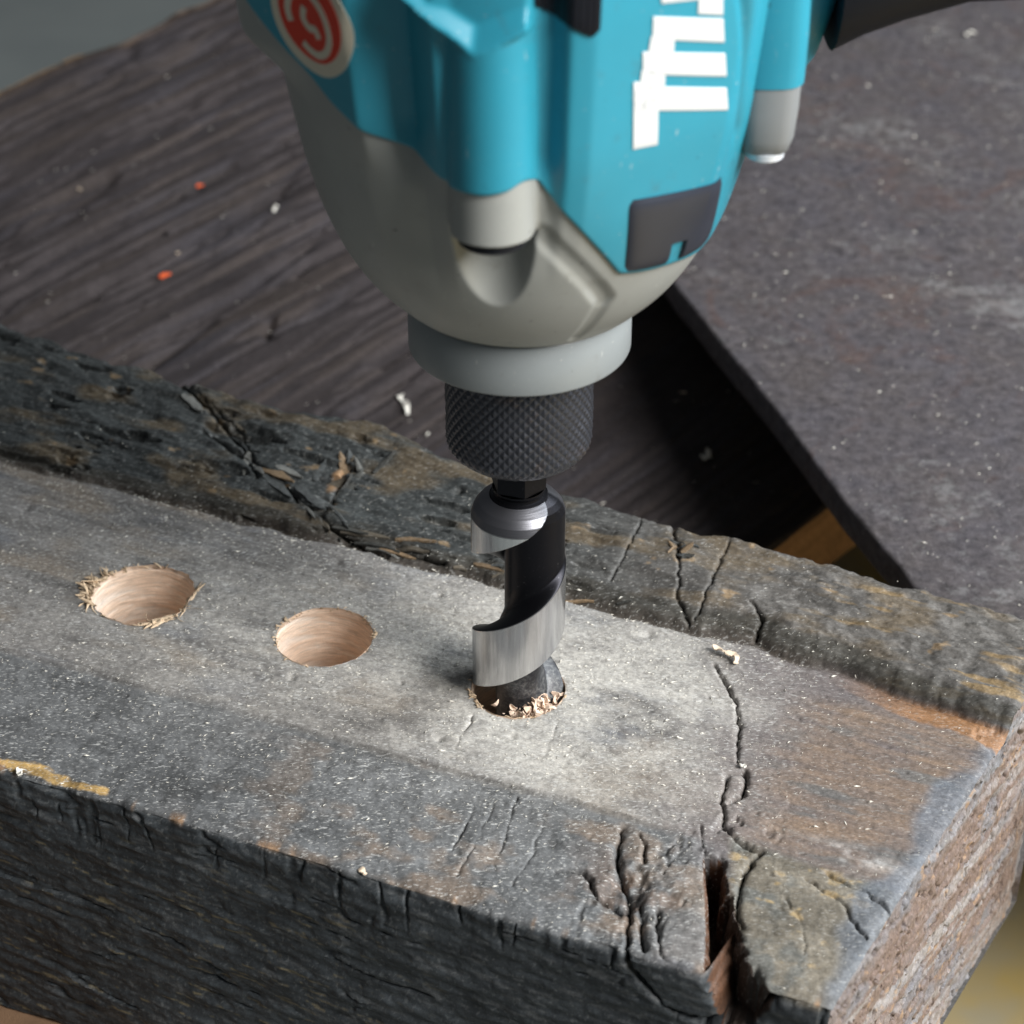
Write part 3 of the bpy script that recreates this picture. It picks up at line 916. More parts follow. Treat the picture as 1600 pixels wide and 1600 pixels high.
def back_board():
    q0, q1, p0, p1 = 53.0, 442.0, -60.0, 620.0
    root = empty('back_board', (*(pq_xyz(250, 250)[:2]), -110.0), 'wide dark purple-brown weathered board with open grain, behind the timber', 'board')
    q = np.linspace(q0, q1, 420); p = np.linspace(p0, p1, 560)
    Q, Pp = np.meshgrid(q, p, indexing='ij')
    edge = 3.0 * fbm(Pp / 30, 0 * Pp, 220, 4) * smooth(q1 - 60, q1, Q)
    h = h_plank(Pp, Q) - 5 * np.exp(-(q1 - Q) / 4.0) - 1.2 * np.exp(-(Q - q0) / 1.0)
    Qe = Q + edge
    X, Y, Z = pq_xyz(Pp, Qe); Z = Z + h
    n1 = fbm(Pp / 60, Q / 3, 221, 4); n2 = fbm(Pp / 40, Q / 25, 222, 4)
    c = np.zeros(Q.shape + (3,)) + np.array([0.047, 0.040, 0.041])
    c *= (0.82 + .08 * n1 + .30 * n2 + .12 * fbm(Pp / 6, Q / 4, 225, 3))[..., None]
    c = lerp(c, [0.072, 0.056, 0.046], 0.3 * smooth(0.0, 0.5, fbm(Pp / 70, Q / 5, 223, 4)))
    c = lerp(c, [0.050, 0.049, 0.060], 0.3 * smooth(0.0, 0.5, fbm(Pp / 50, Q / 4, 224, 4)))
    c = lerp(c, [0.20, 0.12, 0.055], 0.8 * np.exp(-(q1 - Q) / 3.5) + 0 * Q)
    # side walls down
    nq, np_ = Q.shape
    top = np.stack([X, Y, Z], -1)
    def wall(row, depth):
        w = row.copy(); w[:, 2] -= depth; return w
    mesh_obj('top_face', top.reshape(-1, 3), gridfaces(nq, np_, flip=True), M_plank, root, np.clip(c, .01, .6).reshape(-1, 3), angle=60)
    for row, nm in ((top[0], 'near_edge'), (top[-1], 'far_edge')):
        k = 12
        fr = np.linspace(0, 1, k)
        Wl = row[None] * np.ones((k, 1, 1)); Wl = Wl.copy(); Wl[..., 2] -= fr[:, None] * 24
        Wl[..., 1] += 0.8 * fbm(np.arange(np_)[None] / 9 + 0 * fr[:, None], fr[:, None] * 5, 230, 3) * smooth(0, .2, fr)[:, None]
        cw = np.zeros((k, np_, 3)) + np.array([0.24, 0.135, 0.07]); cw *= (1 + .4 * fbm(np.arange(np_)[None] / 25 + 0 * fr[:, None], fr[:, None] * 9, 231, 3))[..., None]
        mesh_obj(nm, Wl.reshape(-1, 3), gridfaces(k, np_, flip=(nm == 'far_edge')), M_plank, root, np.clip(cw, .01, .7).reshape(-1, 3), angle=60)
    return root


back_board()

# ------------------------------------------------------------------ steel plate at the right
def slab():
    a = Vector((110.0, 31.0)); dr = Vector((-44.3, 147.4)).normalized()
    z1, z0 = -20.0, -29.0
    poly = [a, a + Vector((EU[0], EU[1])) * 330, Vector((520, 520)), a + dr * 560]
    # subdivide the left edge so that it can be a little uneven
    pts = [poly[0], poly[1], poly[2], poly[3]]
    left = [poly[3] + (poly[0] - poly[3]) * (k / 160) for k in range(1, 160)]
    nl = Vector((dr.y, -dr.x))
    left = [p - nl * float(0.9 * fbm(np.array(k / 6.0), np.array(0.0), 240, 4)) for k, p in enumerate(left)]
    loop = pts + left
    c = sum(loop, Vector((0, 0))) / len(loop)
    def ring(z, inset):
        out = []
        n = len(loop)
        for i, p in enumerate(loop):
            t = (loop[(i + 1) % n] - loop[i - 1]).normalized(); nn = Vector((t.y, -t.x))
            out.append((p.x - nn.x * inset, p.y - nn.y * inset, z))
        return out
    rings = [ring(z0, 0.3), ring(z0 + 1, 0), ring(z1 - 1.0, 0), ring(z1 - 0.3, 0.4), ring(z1, 1.2)]
    n = len(loop); V = sum(rings, [])
    F = []
    for k in range(4):
        for i in range(n): F.append((k * n + i, k * n + (i + 1) % n, (k + 1) * n + (i + 1) % n, (k + 1) * n + i))
    F.append(tuple(4 * n + i for i in range(n))); F.append(tuple(reversed(range(n))))
    o = mesh_obj('steel_plate', V, F, M_slab, None, angle=50, loc=(260, 250, z0))
    tag(o, 'dark grimy steel plate with rusty edge, right of the drill', 'steel plate')


slab()

# block below the timber at left, board on the floor at right
def bevel_box(name, c, s, rz, mat, bev, label, cat):
    import bmesh
    bm = bmesh.new(); bmesh.ops.create_cube(bm, size=1)
    for v in bm.verts: v.co = Vector((v.co.x * s[0], v.co.y * s[1], v.co.z * s[2])) * MM
    bmesh.ops.bevel(bm, geom=bm.edges[:], offset=bev * MM, segments=3, affect='EDGES')
    bmesh.ops.subdivide_edges(bm, edges=[e for e in bm.edges if e.calc_length() > 0.02], cuts=6, use_grid_fill=True)
    for v in bm.verts:
        v.co += Vector((random.gauss(0, .35), random.gauss(0, .35), random.gauss(0, .35))) * MM
    me = bpy.data.meshes.new(name); bm.to_mesh(me); bm.free()
    me.materials.append(mat)
    o = bpy.data.objects.new(name, me); sc.collection.objects.link(o)
    o.location = Vector(c) * MM; o.rotation_euler.z = rz
    tag(o, label, cat)
    return o


bevel_box('support_block', (-168, -14, -99.5), (150, 110, 42), math.radians(-22), M_block, 3, 'brown wooden block propping the timber from below at the bottom left corner', 'wood block')
bevel_box('mustard_board', (420, 40, -186), (640, 760, 27), math.radians(12), M_mustard, 4, 'blurred mustard-brown board on the floor below the sawn end of the timber', 'board')

# ------------------------------------------------------------------ the drill
AX = 0.6
DR = empty('cordless_drill', (AX, 0, 62.0), 'teal and grey power drill held upright over the timber', 'power drill')
PZ = [97, 98.5, 102, 106, 112, 120, 130, 145, 170, 200, 230]
PR = [20, 23, 27, 30.5, 34.2, 37.6, 40.3, 43.0, 45.5, 47, 47.5]
NPH, NZ = 640, 460
PH = np.linspace(-180, 180, NPH, endpoint=False)
ZZ_ = np.linspace(97, 232, NZ)
BND_P = [-180, -120, -95, -82, -71.3, -60, -47.6, -36.1, -26.2, -17.5, -13, -7.8, -3, -0.6, 1.5, 7.5, 16.1, 26.1, 33.7, 46.4, 60, 70, 85, 110, 140, 180]
BND_Z = [180, 180, 180, 174, 164, 156.5, 150.0, 145.6, 143.3, 140.2, 140.9, 141.0, 141.6, 142.8, 142.4, 136.1, 128.0, 119.1, 118.1, 117.0, 115.2, 115.5, 124, 145, 160, 160]
def zb(ph): return np.interp(ph, BND_P, BND_Z)


def field():
    ph = PH[:, None]; z = ZZ_[None, :]
    r0 = np.interp(ZZ_, PZ, PR)
    r0 = gauss1(r0, 8, 0)
    r0[:12] = np.interp(ZZ_[:12], PZ, PR)
    r0 = r0[None, :] + 0 * ph
    r = r0.copy()
    up = smooth(116, 146, z)
    # left side: stepped facets
    st = np.interp(ph, [-180, -60, -40, -38, -28, -26.5, -18, -12, 180], [0, 0, 0.6, 0.8, -4.2, -4.3, 1.6, 0, 0])
    r += st * smooth(136, 150, z + 0.0 * ph) * 1.0
    st2 = np.interp(ph, [-180, -40, -32, -24, -18, -8, 180], [0, 0, -0.5, -0.8, 0.5, 0, 0])
    r += st2 * smooth(112, 128, z) * smooth(150, 138, z)
    # flare at the far left
    r += 6.0 * smooth(-48, -78, ph) * smooth(146, 156, z) * smooth(-150, -110, ph)
    # front right panel: a flat facet and its bevels
    rp = (r0 + 1.6) * math.cos(math.radians(17)) / np.cos(np.radians(np.clip(ph - 31, -40, 40)))
    pm = smooth(5.5, 9.0, ph) * smooth(58, 50, ph)
    r = r * (1 - pm * up) + np.minimum(rp, r0 + 1.7) * pm * up
    gr = smooth(0.5, 3.0, ph) * smooth(8.5, 5.0, ph)
    r -= 1.5 * gr * smooth(138, 146, z)
    # seam right of the panel
    gpos = np.clip(56.3 - (z - 142) * 0.36, 44, 56.5)
    r -= 0.9 * np.exp(-((ph - gpos - .6) / 0.8) ** 2) * smooth(138, 143, z)
    r += 0.7 * smooth(gpos + 1, gpos + 4, ph) * smooth(100, 80, ph) * smooth(128, 143, z)
    # screw boss and the driver channel below it
    rc, R, pc = 41.8, 7.2, -7.2
    dl = np.radians(ph - pc)
    s = R * R - (rc * np.sin(dl)) ** 2
    ok = (s > 0) & (np.abs(dl) < .6)
    sq = np.sqrt(np.clip(s, 0, None))
    outer = np.where(ok, rc * np.cos(dl) + sq, 0)
    inner = np.where(ok, rc * np.cos(dl) - sq, 1e3)
    zt = 131.0
    ze = 164.6 + 0.55 * np.maximum(0, -9.5 - ph) + 0.38 * np.maximum(0, ph + 9.5)
    plane = np.maximum(49.2 - 0.8 * (z - ze), r0 + 0.6)
    outer = np.minimum(outer, plane)
    lid = (z > ze) & (ph > -25) & (ph < 1.0)
    r = np.where(lid, np.maximum(r, plane), r)
    r = np.where(z >= zt, np.maximum(r, outer), np.minimum(r, inner + 0 * z))
    # creases of the nose
    d = segdist(ph * 0.62 + 0 * z, z + 0 * ph, [(3.6 * .62, 130.2), (20.6 * .62, 116.2), (24.6 * .62, 112.7), (22.1 * .62, 101.6)])
    r -= 0.7 * smooth(2.4, 0.5, d)
    r -= 0.4 * smooth(2.6, 0.6, segdist(ph * .62 + 0 * z, z + 0 * ph, [(20.6 * .62, 116.2), (24.6 * .62, 112.7)]))
    r = gauss1(r, 0.8, 0, True)
    r = gauss1(r, 0.9, 1)
    return r


RF = field()


def rad(ph, z):
    ph = (np.asarray(ph, float) + 180) % 360 / 360 * NPH
    zi = np.clip((np.asarray(z, float) - ZZ_[0]) / (ZZ_[-1] - ZZ_[0]) * (NZ - 1), 0, NZ - 1.001)
    i0 = np.floor(ph).astype(int) % NPH; i1 = (i0 + 1) % NPH; fi = ph - np.floor(ph)
    j0 = np.floor(zi).astype(int); fj = zi - j0
    return (RF[i0, j0] * (1 - fi) + RF[i1, j0] * fi) * (1 - fj) + (RF[i0, j0 + 1] * (1 - fi) + RF[i1, j0 + 1] * fi) * fj


def cyl(ph, r, z):
    a = np.radians(ph)
    return np.stack([AX + r * np.sin(a), -r * np.cos(a), z + 0 * r], -1)


def housing():
    ph = PH
    b = zb(ph); b = gauss1(b, 1.4, 0, True)
    # grey gear housing
    f = np.linspace(0, 1, 230)[:, None]
    z = 97.2 + (b[None] + 1.5 - 97.2) * f
    P = ph[None] + 0 * z
    r = rad(P, z)
    V = cyl(P, r, z)
    inner = cyl(ph[None], 0 * ph[None] + 12.0, 0 * ph[None] + 97.0)
    V = np.concatenate([inner, V])
    g = mesh_obj('gear_housing', V.reshape(-1, 3), gridfaces(V.shape[0], NPH, True), M_grey, DR, angle=50)
    # teal motor housing, a little proud, with a rounded lip
    f = np.concatenate([[0, 0, 0.002, 0.006], np.linspace(0.012, 1, 230)])[:, None]
    z = b[None] + 0.05 + (228 - b[None]) * f
    P = ph[None] + 0 * z
    off = np.full(len(f), 0.75); off[0] = -1.2; off[1] = 0.25; off[2] = 0.6
    r = rad(P, z) + off[:, None]
    V = cyl(P, r, z)
    cap = cyl(ph[None], 0 * ph[None] + 30.0, 0 * ph[None] + 236.0)
    cap2 = cyl(ph[None], 0 * ph[None] + 0.5, 0 * ph[None] + 238.0)
    V = np.concatenate([V, cap, cap2])
    t = mesh_obj('motor_housing', V.reshape(-1, 3), gridfaces(V.shape[0], NPH, True), M_teal, DR, angle=50)
    return g, t


def patch(name, corners, h, mat, parent, nu=24, nv=24, bev=0.12, label=None, rnd=0.0, notch=None):
    """a raised patch that follows the housing; corners (phi, z): bottom-left, bottom-right, top-right, top-left"""
    bl, br, tr, tl = [np.array(c, float) for c in corners]
    s = np.concatenate([[0, 0], np.linspace(0, 1, nu) * (1 - 2 * bev * .2) + bev * .2, [1, 1]])
    t = np.concatenate([[0, 0], np.linspace(0, 1, nv) * (1 - 2 * bev * .2) + bev * .2, [1, 1]])
    S, Tt = np.meshgrid(s, t)
    q = (bl * (1 - S)[..., None] + br * S[..., None]) * (1 - Tt)[..., None] + (tl * (1 - S)[..., None] + tr * S[..., None]) * Tt[..., None]
    hh = np.full(S.shape, h)
    e = np.minimum(np.minimum(S, 1 - S), np.minimum(Tt, 1 - Tt))
    hh = hh - rnd * np.exp(-np.minimum(Tt, 1 - Tt) / .06) - rnd * np.exp(-np.minimum(S, 1 - S) / .05)
    hh[1, 1:-1] = hh[2, 1:-1] * .75; hh[-2, 1:-1] = hh[-3, 1:-1] * .75
    if notch: hh = np.where((S > notch[0]) & (S < notch[1]) & (Tt < notch[2]), -0.9, hh)
    hh[0] = -0.9; hh[-1] = -0.9; hh[:, 0] = -0.9; hh[:, -1] = -0.9
    V = cyl(q[..., 0], rad(q[..., 0], q[..., 1]) + 0.75 + hh, q[..., 1])
    o = mesh_obj(name, V.reshape(-1, 3), gridfaces(*S.shape, flip=False), mat, parent, angle=40)
    if label: o['label'] = label
    return o


def ribbon(name, pts, width, h, mat, parent):
    """stroke along (phi,z) points on the housing"""
    P = []
    for (a, b), (c, d) in zip(pts[:-1], pts[1:]):
        for k in range(6): P.append((a + (c - a) * k / 6, b + (d - b) * k / 6))
    P.append(pts[-1]); P = np.array(P)
    P = gauss1(P, 2.0, 0)
    m = np.array([0.0175 * 46, 1.0])
    t = np.gradient(P * m, axis=0); t /= np.linalg.norm(t, axis=1, keepdims=True)
    nn = np.stack([-t[:, 1], t[:, 0]], 1)
    rows = []
    for s, hh in ((-1, -.5), (-1, h), (0, h), (1, h), (1, -.5)):
        q = P + nn * s * width / 2 / m
        rows.append(cyl(q[:, 0], rad(q[:, 0], q[:, 1]) + 0.75 + hh, q[:, 1]))
    V = np.stack(rows)
    return mesh_obj(name, V.reshape(-1, 3), gridfaces(5, len(P), flip=True), mat, parent, angle=40)


def disc(name, c, radius, h, mat, parent):
    n, k = 64, 10
    a = np.linspace(0, 2 * np.pi, n, endpoint=False)
    rr = np.concatenate([np.linspace(0.001, radius, k), [radius]])
    p = c[0] + rr[:, None] * np.cos(a) / (0.0175 * 46); z = c[1] + rr[:, None] * np.sin(a)
    hh = np.full(len(rr), h); hh[-1] = -.5
    V = cyl(p, rad(p, z) + .75 + hh[:, None], z)
    return mesh_obj(name, V.reshape(-1, 3), gridfaces(len(rr), n, True, flip=True), mat, parent, angle=40)


gear, motor = housing()

# white lettering running up the panel (strokes measured on the housing)
LW = [
    [(24.0, 145.3), (30.4, 145.0), (28.9, 156.8), (22.7, 157.6)],      # descending stroke
    [(23.4, 152.4), (48.0, 148.2), (46.7, 152.5), (22.8, 156.9)],      # lowest bar
    [(24.2, 156.3), (30.6, 155.2), (30.4, 158.4), (24.4, 159.4)],
    [(24.8, 158.6), (46.3, 154.6), (45.1, 158.9), (24.3, 162.6)],      # middle bar
    [(25.6, 162.0), (32.0, 160.9), (31.8, 164.2), (26.0, 165.0)],
    [(26.4, 164.4), (44.5, 160.9), (43.4, 165.2), (26.1, 168.3)],      # upper bar
    [(37.0, 167.0), (43.2, 165.8), (42.4, 170.2), (36.6, 171.4)],
    [(27.8, 170.2), (42.6, 169.0), (41.6, 174.0), (27.2, 176.0)],
]
for q in LW:
    patch('logo_letter_stroke', q, 0.22, M_white, motor, 14, 10, 0.10)

# dark window insert with a notch
patch('dark_insert', [(27.2, 119.7), (62.5, 116.9), (55.6, 133.2), (24.8, 135.2)], 0.9, M_dark, motor, 70, 60, .1, 'dark blue-grey insert with a notch at the foot of the panel', rnd=.7, notch=(.40, .56, .30))
# black ribbed grip pad at the top
for k in range(9):
    a = 2.0 + k * 1.36
    lo = np.interp(a, [2, 12.6, 14.2], [171.6, 167.0, 168.2])
    patch('grip_rib', [(a, lo), (a + 1.2, np.interp(a + 1.2, [2, 12.6, 14.2], [171.6, 167.0, 168.2])), (a + 1.2, 196), (a, 196)], 0.5, M_black, motor, 4, 20, .2)

# round sticker
stk = disc('sticker', (-48.6, 163.6), 9.6, 0.16, M_cream, DR); stk['label'] = 'round red and cream sticker'
disc('sticker_print', (-48.9, 163.9), 7.6, 0.24, M_red, stk)
for pts in ([(-50.8, 169.0), (-54.0, 167.8), (-56.0, 164.4), (-55.0, 161.9)], [(-48.6, 168.6), (-45.2, 167.0), (-43.4, 164.3), (-43.0, 161.4), (-44.6, 158.8), (-47.5, 157.6), (-50.4, 158.0), (-52.6, 159.2)], [(-50.2, 166.0), (-51.6, 163.6), (-49.6, 161.9), (-47.4, 162.6), (-46.6, 160.6)]):
    ribbon('sticker_emblem_stroke', pts, 1.35, 0.32, M_cream, stk)

# screw head deep in the channel below the boss
V, F = lathe([(129.4, 0.01), (129.4, 5.2), (129.9, 5.8), (131.5, 5.8)], 40)
a = math.radians(-7.2)
V[:, 0] += AX + 42.0 * math.sin(a); V[:, 1] += -42.0 * math.cos(a)
mesh_obj('screw_head', V, F, M_black, DR)

# pale collar below the nose
V, F = lathe([(97.6, 18), (97.5, 21.4), (97.0, 21.75), (87.6, 21.8), (87.25, 21.65), (87.1, 21.3), (87.1, 12)], 160, 0.1)
mesh_obj('collar', V, F[:, ::-1].copy(), M_ring, DR, angle=45)


# knurled chuck sleeve
def chuck():
    n, z0, z1 = 736, 62.3, 88.0
    zs = np.linspace(z1, z0, 160)
    a = np.linspace(0, 2 * np.pi, n, endpoint=False)
    A, Zc = np.meshgrid(a, zs)
    k = 46
    p1 = (A * k / (2 * np.pi) + Zc / 2.35) % 1.0; p2 = (A * k / (2 * np.pi) - Zc / 2.35) % 1.0
    t1 = 1 - np.abs(2 * p1 - 1); t2 = 1 - np.abs(2 * p2 - 1)
    kn = np.minimum(t1, t2) ** 0.9
    fade = smooth(z0 + 0.2, z0 + 2.2, Zc)
    base = 14.75 - 2.4 * np.clip((z0 + 3.4 - Zc) / 3.4, 0, 1) ** 2.0
    wear = 0.8 + 0.4 * fbm(A * 3, Zc / 6, 260, 3)
    R = base + (0.52 * kn * wear - 0.30) * (0.25 + 0.75 * fade)
    V = np.stack([0.0 + R * np.cos(A), R * np.sin(A), Zc], -1)
    lo = [np.stack([0.0 + r * np.cos(a), r * np.sin(a), z + 0 * a], -1) for r, z in ((11.2, 61.9), (6.6, 61.8), (6.5, 66))]
    V = np.concatenate([V, np.stack(lo)])
    mesh_obj('knurled_chuck_sleeve', V.reshape(-1, 3), gridfaces(V.shape[0], n, True, flip=True), M_chuck, DR, angle=None)


chuck()


def loft(name, secs, mat, parent, angle=40):
    """loft closed sections (each k x 3)"""
    S = np.array(secs, float); n, k, _ = S.shape
    F = [tuple(f) for f in gridfaces(n, k, True)]
    F.append(tuple(range(k))[::-1]); F.append(tuple(range((n - 1) * k, n * k)))
    return mesh_obj(name, S.reshape(-1, 3), F, mat, parent, angle=angle)


def rsec(cx, cy, z, ax, ay, k=28, p=3.0, tilt=0):
    """superellipse section in a horizontal plane"""
    t = np.linspace(0, 2 * np.pi, k, endpoint=False)
    c, s = np.cos(t), np.sin(t)
    return np.stack([cx + ax * np.sign(c) * np.abs(c) ** (2 / p), cy + ay * np.sign(s) * np.abs(s) ** (2 / p), z + tilt * c], -1)


# lamp tab on the right flank with its clear lens
lamp = loft('lamp_tab', [rsec(43.0, -14, z, ax, ay) for z, ax, ay in ((134.6, 3.4, 5.0), (135.3, 4.4, 6.0), (138.0, 5.2, 7.0), (143.0, 5.6, 7.4), (148.4, 5.7, 7.6))], M_tab, DR)
lens = loft('lamp_lens', [rsec(43.2, -15.0, z, ax, ay, p=2.2) for z, ax, ay in ((132.6, 0.6, 1.0), (133.0, 2.6, 3.6), (133.8, 3.6, 4.8), (135.2, 3.8, 5.2))], M_led, DR)
loft('lamp_shroud', [rsec(43.0, -13.6, z, ax, ay) for z, ax, ay in ((147.9, 5.9, 7.9), (148.1, 6.2, 8.2), (156, 6.3, 8.4), (170, 6.0, 9.0), (200, 5.0, 9.0), (204, 3.0, 7.0))], M_teal, DR)

# neck of the handle behind the lamp and the black grip reaching right
def xz_loft(name, top, bot, y0, y1, mat, parent):
    """body whose outline in the upright plane is given by upper and lower curves, rounded across its width"""
    secs = []
    ys = (y0 + y1) / 2; hw = (y1 - y0) / 2
    for (xt, zt_), (xb, zb_) in zip(top, bot):
        c = np.array([(xt + xb) / 2, ys, (zt_ + zb_) / 2]); d = np.array([xt - xb, 0, zt_ - zb_]) / 2
        t = np.linspace(0, 2 * np.pi, 32, endpoint=False); cc, ss = np.cos(t), np.sin(t); p = 2.6
        cc = np.sign(cc) * np.abs(cc) ** (2 / p); ss = np.sign(ss) * np.abs(ss) ** (2 / p)
        secs.append(c[None] + d[None] * ss[:, None] + np.array([0, 1, 0])[None] * (hw * cc)[:, None])
    return loft(name, secs, mat, parent, angle=50)


xz_loft('handle_neck', [(36, 180), (44, 184), (50, 188), (54.5, 190), (57.5, 192)], [(36, 133), (44, 133), (50, 134), (54.5, 140.5), (57.5, 151)], 2, 30, M_teal, DR)
xz_loft('handle_grip', [(57, 186), (58.5, 183), (64, 180), (74, 181), (90, 186), (120, 190), (150, 190), (156, 187)],
        [(57, 143), (58.5, 144), (62, 146.3), (69, 149.2), (80, 152.5), (92, 153), (150, 150), (156, 153)], -4, 34, M_black, DR)

# ------------------------------------------------------------------ the drill bit
BT = empty('drill_bit', (0, 0, -30.0), 'black and bright steel spiral drill bit standing in the third hole', 'drill bit')


def bit():
    n = 360
    ph = np.linspace(-180, 180, n, endpoint=False)
    zs = np.concatenate([np.linspace(-30, 46, 460)[:-1], np.linspace(46, 51.3, 50)])
    A, Z = np.meshgrid(ph, zs)
    prof = np.interp(Z, [-30, 46.6, 46.9, 48.4, 49.8, 50.8, 51.3], [10, 10, 9.86, 9.35, 8.3, 6.9, 6.1])
    pitch = 35.0
    zl0 = 16.6 + (A + 90) * pitch / 360     # lower edge of the first flute
    sl = 20.1
    R = prof.copy(); mask = np.ones_like(R)
    for k in range(-1, 3):
        zl = zl0 - k * pitch; zu = zl + sl
        au = A - 360.0 * 0 - (0 if k == 0 else 0)
        unw = A - 360.0 * k            # unwrapped angle along the flute, falling away from the shoulder
        depth = smooth(112, -35, unw)
        s = smooth(zl, zl + 1.5, Z) * smooth(zu, zu - 0.45, Z)
        edge = smooth(zl - .12, zl + .12, Z) * smooth(zu + .12, zu - .12, Z)
        core = 3.0 if k == 0 else 5.0
        fl = core + (prof - core) * (1 - depth)
        fl = fl + 1.2 * np.exp(-((Z - zl - 1.5) / 2.2) ** 2) * depth
        cut = s * depth
        R = np.where(cut > 0, np.minimum(R, prof * (1 - s) + np.minimum(fl, prof) * s), R)
        mask = np.minimum(mask, 1 - edge * smooth(0.015, 0.06, depth))
    sh = smooth(46.6, 47.0, Z)
    # shoulder keeps its turned look; the flute breaks through it
    dustm = smooth(13, 3, Z) * (1 - mask) * (0.35 + 0.5 * smooth(-.5, .5, fbm(A / 30, Z * .5, 270, 4)))
    col = np.stack([mask * (1 - sh), sh * mask, dustm], -1)
    a = np.radians(A)
    V = np.stack([R * np.sin(a), -R * np.cos(a), Z], -1)
    mesh_obj('spiral', V.reshape(-1, 3), gridfaces(len(zs), n, True), M_bit, BT, col.reshape(-1, 3), angle=35)
    # turned neck
    V, F = lathe([(50.9, 6.1), (51.4, 5.9), (51.7, 5.2), (52.2, 5.1), (52.6, 5.2), (53.0, 5.5), (53.4, 5.5)], 72, 0.0)
    mesh_obj('neck', V, F, M_bit, BT, np.zeros((len(V), 3)), angle=35)
    # hexagonal shank
    rings = []
    for z, r in ((53.0, 5.2), (53.7, 5.85), (70, 5.85)):
        rings.append([(r * math.sin(math.radians(60 * k + 12)), -r * math.cos(math.radians(60 * k + 12)), z) for k in range(6)])
    V = sum(rings, []); F = []
    for i in range(2):
        for k in range(6): F.append((i * 6 + k, i * 6 + (k + 1) % 6, (i + 1) * 6 + (k + 1) % 6, (i + 1) * 6 + k))
    mesh_obj('hex_shank', V, F, M_bit, BT, np.zeros((len(V), 3)), smoothf=False)


bit()

# ------------------------------------------------------------------ shavings and sawdust
def curl(loc, pts, width, thick, mat, name, label, cat, group=None):
    """a small curled ribbon of wood with thickness; pts in mm relative to loc"""
    P = np.array(pts, float)
    t = np.linspace(0, len(P) - 1, (len(P) - 1) * 4 + 1)
    P = np.stack([np.interp(t, np.arange(len(P)), P[:, i]) for i in range(3)], 1)
    P = gauss1(P, 1.5, 0)
    V = []; F = []
    n = len(P)
    for i in range(n):
        tg = P[min(i + 1, n - 1)] - P[max(i - 1, 0)]; tg = tg / (np.linalg.norm(tg) + 1e-9)
        tw = 0.8 * math.sin(i * 0.5)
        sd = np.cross(tg, [math.sin(tw), 0.2, math.cos(tw)]); sd /= np.linalg.norm(sd) + 1e-9
        nn = np.cross(sd, tg)
        w = width * (0.55 + 0.45 * math.sin(math.pi * (i + .6) / n)) * random.uniform(.75, 1.2) / 2
        for a, b in ((-1, -1), (1, -1), (1, 1), (-1, 1)): V.append(np.array(loc) + P[i] + sd * a * w + nn * b * thick / 2)
    for i in range(n - 1):
        for k in range(4): F.append((i * 4 + k, i * 4 + (k + 1) % 4, (i + 1) * 4 + (k + 1) % 4, (i + 1) * 4 + k))
    F += [(3, 2, 1, 0), tuple((n - 1) * 4 + k for k in range(4))]
    o = mesh_obj(name, V, F, mat, None, angle=30, loc=loc)
    tag(o, label, cat, group)
    return o


def on_plank(x, y):
    p = (x + y) * .70711; q = (y - x) * .70711
    return float(plank_z(x, y) + h_plank(np.array([p]), np.array([q]))[0])


def shav(x, y, z, s, seed, mat, label, n=7, w=1.0, rise=1.0):
    r = random.Random(seed)
    pts = []; a = r.uniform(0, 6.28); p = np.zeros(3)
    for k in range(n):
        pts.append(p.copy()); a += r.uniform(-1.0, 1.3)
        p = p + np.array([math.cos(a) * s, math.sin(a) * s, 0]); p[2] = rise * abs(math.sin(k * 1.3 + seed))
    pts = np.array(pts); pts[:, :2] -= pts[:, :2].mean(0)
    return curl((x, y, z + 0.35), pts, w, 0.3, mat, 'wood_shaving', label, 'wood shaving', 'loose shavings')


shav(-36.4, 222.2, on_plank(-36.4, 222.2), 2.3, 3, M_chipw, 'white curled shaving on the back board left of the drill collar', 8, 1.9, 1.6)
shav(59.6, 192.0, on_plank(59.6, 192.0), 1.1, 5, M_chipw, 'white ragged shaving on the back board beside the dark gap', 9, 2.0, 1.6)
shav(54.3, 223.9, on_plank(54.3, 223.9), 0.8, 6, M_chip, 'tiny pale shaving right of the drill collar', 4, 1.0, .6)
shav(-87.8, 329.1, on_plank(-87.8, 329.1), 1.2, 7, M_chipw, 'small white shaving left of the grey nose of the drill', 5, 1.4, .6)
shav(-120, 306.1, on_plank(-120, 306.1), 1.3, 8, M_chip, 'small pale shaving on the back board above the orange fleck', 4, 1.5, .5)
shav(-162.5, 347.1, on_plank(-162.5, 347.1), 1.0, 9, M_chip, 'tiny tan shaving near the left edge of the back board', 4, 1.0, .4)
shav(183.9, 444.1, -20.0, 1.5, 10, M_chipw, 'white shaving on the steel plate at the top right', 6, 2.2, 1.0)
x, y = uv_xy(39.2, 27.4); shav(x, y, float(surf(np.array([39.2]), np.array([27.4]))[0]), 1.5, 14, M_chip, 'pale forked shaving on the timber right of the drill bit', 7, 1.7, 1.3)
x, y = uv_xy(53.3, -7.1); shav(x, y, float(surf(np.array([53.3]), np.array([-7.1]))[0]) + .3, 0.6, 15, M_chipw, 'tiny white crumb at the head of the curved crack', 4, 1.1, .5)
x, y = uv_xy(-8.4, -62.0); shav(x, y, float(surf(np.array([-8.4]), np.array([-62.0]))[0]), 0.7, 16, M_chip, 'pale crumb on the front edge of the timber', 4, 1.3, .5)
x, y = uv_xy(-87.8, -62.6); shav(x, y, float(surf(np.array([-87.8]), np.array([-62.6]))[0]), 0.8, 17, M_chipw, 'white crumb beside the bare ochre edge at the left', 4, 1.4, .6)
